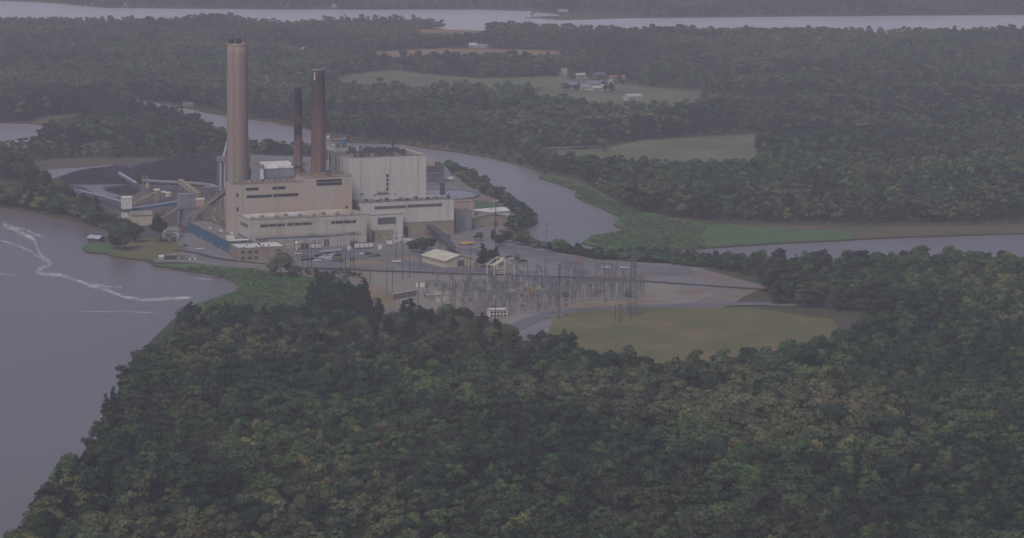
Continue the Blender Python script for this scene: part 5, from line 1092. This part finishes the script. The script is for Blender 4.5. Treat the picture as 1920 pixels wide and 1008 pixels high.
P = G(1186, 590); h = hgt(P, 470); o = thing('transmission_tower', 'tall grey lattice transmission tower at the right edge', 'pylon', P, .2); mb = MB(); lattice(mb, 5, h, 11, .17, top=.9); mb.build('frame', 'galv', o)
for z in (h * .97, h * .86, h * .75): mb = MB(); mb.bar((-4, 0, z), (0, 0, z + .8), .12); mb.bar((4, 0, z), (0, 0, z + .8), .12); mb.bar((-4, 0, z), (4, 0, z), .14); mb.build('crossarm', 'galv', o)
# ------------------------------------------------------------------ switchyard
TS = math.radians(8)
def gantry(w, h, seed):
    R = random.Random(seed); o = thing('steel_gantry', 'x', 'switchyard gantry'); 
    for s in (0, w): mb = MB(); mb.bar((s - .6, 0, 0), (s, 0, h), .15, .12); mb.bar((s + .6, 0, 0), (s, 0, h), .15, .12); mb.bar((s - .4, 0, h * .3), (s + .4, 0, h * .3), .08); mb.bar((s, 0, h), (s, 0, h + 2.5), .07); mb.build('leg', 'galv', o)
    mb = MB(); mb.bar((0, 0, h), (w, 0, h), .12); mb.bar((0, 0, h - .8), (w, 0, h - .8), .12)
    for i in range(int(w)): mb.bar((i, 0, h - .8 * (i % 2)), (i + 1, 0, h - .8 * ((i + 1) % 2)), .07)
    mb.build('beam', 'galv', o)
    for i in range(3): x = w * (i + .5) / 3; f = MB(); f.bar((x, 0, h - .8), (x, 0, h - 2.6), .14, .14, 6); f.build('insulator', 'insul', o)
    return o
def breaker(kind):
    o = thing('circuit_breaker', 'x', 'circuit breaker'); mb = MB()
    if kind == 0: mb.box(-1, 1, -.5, .5, .2, 2.0); mb.build('cabinet', 'galv', o)
    elif kind == 1: mb.box(-1.1, 1.1, -.6, .6, .2, 2.4); mb.build('cabinet', 'cream_wall', o)
    else:
        for x in (-1.2, 0, 1.2): mb.bar((x, 0, 0), (x, 0, 2.6), .14)
        mb.box(-1.4, 1.4, -.2, .2, 2.6, 2.8); mb.build('stand', 'galv', o)
    for x in (-1, 0, 1): f = MB(); z = 2.8 if kind == 2 else 2.2; f.bar((x, 0, z - .2), (x * 1.25, 0, z + 2.0), .15, .12, 6); f.build('bushing', 'insul' if kind != 1 else 'white_paint', o)
    return o
gp = [gantry(9, 8, 1), gantry(12, 10.5, 2), gantry(7, 6.5, 3)]; used = set(); RG = random.Random(4); ng_ = 0
rows = [(520, 1022, 1190, 'in the back row'), (527, 900, 1195, 'in the second row'), (534, 820, 1195, 'in the third row'), (542, 850, 1195, 'in the fourth row'), (551, 800, 1185, 'in the fifth row'), (560, 830, 1165, 'in the sixth row'), (571, 870, 1060, 'in the seventh row'), (584, 915, 1040, 'in the front row')]
for ri, (y, xa, xb, rl) in enumerate(rows):
    x = xa
    while x < xb:
        k = RG.choice([0, 1, 2, 1]); o = gp[k] if k not in used else copy_tree(gp[k]); used.add(k); P = G(x, y + RG.uniform(-1.2, 1.2)); o.location = P; o.rotation_euler = (0, 0, TS + (PI / 2 if RG.random() < .25 else 0)); ng_ += 1
        o['label'] = ('grey steel gantry ' + rl + ' of the switchyard'); o['group'] = 'switchyard gantries ' + rl; x += RG.uniform(30, 56)
bp_ = [breaker(0), breaker(1), breaker(2)]; usedb = set(); bn = ['grey breaker cabinet with three bushings', 'cream breaker cabinet with three bushings', 'open post switch with three insulators']
for ri, (y, xa, xb, rl) in enumerate(rows[1:]):
    x = xa - 20
    while x < xb + 10:
        k = 1 if (985 < x < 1012 and 530 < y < 550) or (815 < x < 835 and y > 548) else RG.choice([0, 2, 2, 0, 2, 2]); o = bp_[k] if k not in usedb else copy_tree(bp_[k]); usedb.add(k)
        o.location = G(x, y + 3.5 + RG.uniform(-1.5, 1.5)); o.rotation_euler = (0, 0, TS); o['label'] = bn[k] + ' standing ' + rl + ' of the switchyard'; o['group'] = bn[k] + ' ' + rl; x += RG.uniform(11, 20)
for i, (x, y, m, l) in enumerate(((996, 548, 'yellow', 'large yellowish transformer in the middle of the switchyard'), (1004, 549, 'cream_wall', 'cream transformer right of the yellowish one'), (1118, 548, 'pink_wall', 'pinkish transformer at the right of the switchyard'), (960, 552, 'cream_wall', 'cream transformer left of the yellowish one'), (1060, 556, 'galv', 'grey transformer near the strong dark pole'), (824, 556, 'cream_wall', 'cream transformer above the white wall'), (1178, 556, 'galv', 'grey transformer beside the lattice tower'))):
    o = thing('transformer', l, 'transformer', G(x, y), TS, 'switchyard transformers'); mb = MB(); mb.box(-1.8, 1.8, -1.2, 1.2, .2, 3.4); mb.build('tank', m, o); mb = MB()
    for k in range(7): mb.box(-1.7 + k * .5, -1.5 + k * .5, -1.9, -1.25, .6, 3)
    mb.build('radiator', m, o)
    for k in range(3): mb = MB(); mb.bar((-1.1 + k * 1.1, 0, 3.4), (-1.1 + k * 1.1, 0, 5.2), .2, .12, 6); mb.build('bushing', 'insul', o)
# white slatted wall segments and the pale striped block
def slatwall(x0, x1, y0, y1, yt, label):
    A = G(x0, y0); B = G(x1, y1); th = math.atan2(B.y - A.y, B.x - A.x); L = (B - A).length; h = hgt(A, yt); o = thing('panel_wall', label, 'wall', A, th); mb = MB(); mb.box(0, L, 0, .3, 0, h); mb.build('panel', 'cream_wall', o)
    for i in range(int(L / 1.4)): mb = MB(); mb.box(i * 1.4, i * 1.4 + .35, -.35, -.02, 0, h - .2); mb.build('post', 'wood', o)
    mb = MB(); mb.box(-.1, L + .1, -.4, .4, h, h + .25); mb.build('cap', 'white_roof', o)
slatwall(736, 782, 561, 553, 550, 'pale slatted wall along the left edge of the switchyard, upper length'); slatwall(753, 768, 572, 568, 561, 'pale slatted wall, short lower length above the bottom wood'); slatwall(800, 842, 561, 559, 551, 'pale slatted wall at the left of the switchyard, right length')
P = G(917, 594); o, r_ = flatbuilding('control_house', 'white control house with dark slots at the right end of the bottom wood', 'building', P, TS, 10, 6, 4.2, 'white_paint', 'white_roof', drop=.3)
for k in range(5):
    for z in (.6, 2.4): window(o, 'front', .8 + k * 1.8, 2.0 + k * 1.8, z, z + 1.0, 0, t=.08)
P = G(1045, 592); o, h = tower('equipment_hut', 'pale hut at the foot of the strong dark pole', 'hut', 1050, 592, 583, 3, 2.5, 'silo', roofm='gray_roof')
# chain fence along the switchyard
A = G(1060, 584); B = G(1200, 578); th = math.atan2(B.y - A.y, B.x - A.x); L = (B - A).length; o = thing('fence', 'thin wire fence above the grass at lower right', 'fence', A, th); mb = MB()
for z in (.1, 1.1, 2.1): mb.bar((0, 0, z), (L, 0, z), .05)
mb.build('rail', 'dark_frame', o)
for i in range(int(L / 3.5) + 1): mb = MB(); mb.bar((i * 3.5, 0, 0), (i * 3.5, 0, 2.3), .07); mb.build('post', 'dark_frame', o)
# ------------------------------------------------------------------ houses
def house(x, y, w, d, h, hr, m, rm, label, th=None, group=None):
    P = G(x, y); o = gablebuilding('house', label, 'house', P, random.uniform(-.4, .5) if th is None else th, w, d, h, hr, m, rm, along='x', ov=.4, group=group)
    for k in range(3): window(o, 'front', w * (.12 + .3 * k), w * (.24 + .3 * k), 1, 2.2, 0, t=.08)
    window(o, 'front', w * .28, w * .36, 0, 2.1, 0, name='door', glass='wood', t=.06)
HS = [(1047, 141, 9, 8, 4, 7, 'house_white', 'roof_gray', 'tall white house at the left end of the hamlet'), (1062, 137, 8, 7, 3, 5, 'cream_wall', 'roof_gray', 'pale house at the back of the hamlet'), (1082, 146, 15, 8, 3, 4.6, 'house_white', 'house_white', 'long white-roofed barn in the hamlet'),
 (1053, 166, 16, 10, 4, 7, 'galv', 'roof_blue', 'grey-blue roofed barn at the front left of the hamlet'), (1088, 168, 10, 8, 3, 5, 'house_white', 'roof_gray', 'white house front row, left'), (1100, 163, 18, 9, 3, 6, 'pink_wall', 'roof_blue', 'wide house with a slate roof mid hamlet'), (1112, 171, 12, 8, 3, 5, 'house_white', 'house_white', 'white-roofed house front row, middle'), (1126, 169, 13, 8, 3, 5.5, 'house_white', 'house_white', 'white house front row, right'),
 (1143, 150, 16, 8, 3, 5, 'pink_wall', 'roof_red', 'house with a dull red roof at the right of the hamlet'), (1118, 146, 10, 8, 3, 5, 'galv', 'roof_blue', 'grey house behind the yellow bush'), (1140, 158, 8, 6, 3, 4.5, 'cream_wall', 'roof_gray', 'small cream house right of the hamlet trees'), (1177, 189, 16, 10, 4, 6, 'house_white', 'house_white', 'large white barn at the right edge below the hamlet'),
 (880, 90, 9, 7, 3, 6, 'house_white', 'house_white', 'white farmhouse on the far side of the brown field'), (892, 90, 12, 6, 3, 4.5, 'house_white', 'roof_gray', 'long pale barn beside the white farmhouse'), (905, 90, 6, 5, 2.5, 4, 'house_white', 'house_white', 'small white shed right of the farmhouse'),
 (524, 13, 24, 16, 6, 10, 'pink_wall', 'house_white', 'large white-roofed hall on the far shore'), (613, 15, 14, 9, 3, 5, 'house_white', 'house_white', 'white house on the far shore right of the large hall'), (626, 13, 9, 8, 3, 5, 'house_white', 'roof_gray', 'small house at the waterline of the far shore'), (750, 13, 9, 8, 4, 7, 'house_white', 'roof_gray', 'narrow white house on the far shore'),
 (816, 13, 8, 8, 4, 8, 'house_white', 'roof_gray', 'tall white house on the far shore, left of the inlet'), (1000, 11, 14, 9, 3, 5, 'cream_wall', 'roof_gray', 'cream house on the far shore near the spit'), (1048, 27, 14, 8, 4, 7, 'galv', 'roof_gray', 'grey house standing on the spit'), (1108, 22, 9, 7, 3, 6, 'house_white', 'roof_gray', 'white cottage on the right far shore'), (160, 11, 12, 8, 3, 5, 'house_white', 'roof_gray', 'pale house on the far shore, far left'), (330, 12, 14, 8, 3, 5, 'cream_wall', 'roof_gray', 'cream house on the far shore above the wide water'), (230, 13, 12, 8, 3, 5, 'cream_wall', 'house_white', 'long pale house on the far shore, left part'),
 (920, 189, 7, 6, 2.5, 4.5, 'house_white', 'house_white', 'white cottage in the clearing above the river woods, left'), (931, 191, 11, 6, 2.5, 4.5, 'house_white', 'house_white', 'white cottage in the clearing above the river woods, right'), (344, 198, 4, 4, 2.2, 3, 'house_white', 'roof_gray', 'small white hut at the upper end of the river, left'), (354, 199, 4, 4, 2.2, 3, 'cream_wall', 'roof_gray', 'small white hut at the upper end of the river, right'),
 (30, 137, 12, 8, 3, 5, 'pink_wall', 'roof_red', 'reddish house in the woods at upper left'), (566, 97, 5, 5, 3, 5, 'house_white', 'house_white', 'tiny white cottage in the woods right of the tallest stack'), (986, 47, 7, 6, 3, 6, 'house_white', 'roof_gray', 'white house among the shore trees at upper right')]
for a in HS: house(*a)
tree('light', G(1111, 157), .55, 'yellowish bush in the middle of the hamlet'); tree('round', G(1124, 156), .7, 'green tree in the middle of the hamlet'); tree('broad', G(1146, 170), .6, 'dark tree at the right end of the hamlet front row'); tree('broad', G(1133, 164), .5, 'small dark tree behind the hamlet front row'); tree('round', G(1074, 152), .5, 'small tree left of the long white barn')
for k_, (x, y) in enumerate([(1040, 143), (1056, 139), (1071, 141), (1095, 143), (1104, 148), (1128, 148), (1152, 147), (1160, 153), (1068, 163), (1080, 172), (1136, 172), (1152, 160), (1166, 160), (1060, 172)]):
    tree(['broad', 'round', 'light'][k_ % 3], G(x, y), random.uniform(.42, .7), 'garden tree scattered between the houses of the hamlet', 'garden trees of the hamlet')
# jetty on the river
P = G(612, 263); o = thing('jetty', 'pale jetty reaching into the river beyond the brown chimney', 'jetty', P, .15); mb = MB(); mb.box(0, 16, 0, 5, .4, .7); mb.build('deck', 'sand', o)
for i in range(6): mb = MB(); mb.bar((i * 3.1, 0, -1), (i * 3.1, 0, 1.2), .15); mb.build('pile', 'wood', o)
P = G(613, 259.5, .7); o = thing('jetty_hut', 'tiny white hut on the pale jetty', 'hut', P, .15); mb = MB(); mb.box(0, 2.2, 0, 2, 0, 2.2); mb.build('wall', 'white_paint', o); mb = MB(); mb.prism([(-.2, 2.22), (2.2, 2.22), (1, 3)], -.2, 2.4); mb.build('roof', 'roof_gray', o)
# ------------------------------------------------------------------ wake foam on the bay
def foam(line, w, name='foam'):
    pts = jag([(x, y) for x, y in line], 1.0, 3, len(line), closed=False); mb = MB(); n = len(pts); ed = []
    for i, (x, y) in enumerate(pts):
        ww = 2.1 * w * (.45 + .5 * abs(math.sin(i * 1.3)))
        for dy, e in ((-ww, 0), (0, 1), (ww, 0)):
            p = G(x, y + dy, -.68); mb.v.append(tuple(p)); ed.append(e if 0 < i < n - 1 else 0)
    for i in range(n - 1):
        for k in range(2): mb.f.append((3 * i + k, 3 * i + k + 1, 3 * i + 4 + k, 3 * i + 3 + k))
    o = mb.build(name, 'foam'); a = o.data.attributes.new('edge', 'FLOAT', 'POINT'); a.data.foreach_set('value', ed)
    tag(o, 'white line of foam drifting across the bay', 'foam', kind='stuff')
    return o
foam([(-30, 444), (0, 450), (30, 460), (60, 472), (75, 482), (90, 492), (97, 494.5)], 1.6)
foam([(5, 420), (30, 431), (45, 438), (60, 446), (67, 455), (70, 466), (74, 474), (80, 483), (97, 494.5)], 4.5)
foam([(97, 494.5), (88, 499), (76, 503), (68, 509), (85, 512), (110, 513), (122, 516), (150, 525), (165, 532), (185, 537), (215, 548), (240, 556), (265, 560), (300, 559), (335, 557), (360, 556)], 2.8)
foam([(20, 424), (45, 430), (62, 437), (82, 444)], 1.6); foam([(160, 532), (185, 532), (205, 536), (230, 536)], 1.4); foam([(150, 582), (200, 583), (240, 582), (300, 585)], .8); foam([(-60, 505), (0, 512), (30, 514)], .8); foam([(365, 519), (400, 523)], .8)
foam([(300, 194.5), (350, 204.5), (400, 214.5), (425, 219.5)], 1.0)
# ------------------------------------------------------------------ haze
hz = MB(); hz.box(-9500, 14500, -600, 26500, -2.2, 262); ho = hz.build('haze', 'tube'); tag(ho, kind='stuff')
hm = bpy.data.materials.new('haze'); hm.use_nodes = True; nt = hm.node_tree; nt.nodes.remove(nt.nodes['Principled BSDF']); pv = nt.nodes.new('ShaderNodeVolumePrincipled')
pv.inputs['Density'].default_value = 1.45e-4; pv.inputs['Color'].default_value = (.9, .85, 1.0, 1); pv.inputs['Anisotropy'].default_value = 0
nt.links.new(pv.outputs[0], nt.nodes['Material Output'].inputs['Volume']); ho.data.materials.clear(); ho.data.materials.append(hm)
# ------------------------------------------------------------------ light
w = bpy.data.worlds.new('World'); S.world = w; w.use_nodes = True; N = w.node_tree.nodes; L = w.node_tree.links
sky = N.new('ShaderNodeTexSky'); sky.sky_type = 'NISHITA'; sky.sun_disc = False; sky.sun_elevation = math.radians(48); sky.sun_rotation = math.radians(208); sky.air_density = 1.0; sky.dust_density = 3; sky.ozone_density = 1.0
L.new(sky.outputs[0], N['Background'].inputs[0]); N['Background'].inputs[1].default_value = .07
sl = bpy.data.lights.new('sun', 'SUN'); sl.energy = 1.05; sl.angle = math.radians(25); sl.color = (1, .94, .9); so = bpy.data.objects.new('sun', sl); COL.objects.link(so)
e, a = math.radians(48), math.radians(208)
d = Vector((math.sin(a) * math.cos(e), math.cos(a) * math.cos(e), math.sin(e))); so.rotation_euler = d.to_track_quat('Z', 'Y').to_euler()
S.view_settings.view_transform = 'Standard'; S.view_settings.look = 'None'; S.view_settings.exposure = .3; S.view_settings.gamma = 1
S.render.engine = 'CYCLES'; S.cycles.volume_bounces = 3; S.cycles.max_bounces = 5; S.cycles.diffuse_bounces = 2
print('objects', len(bpy.data.objects))
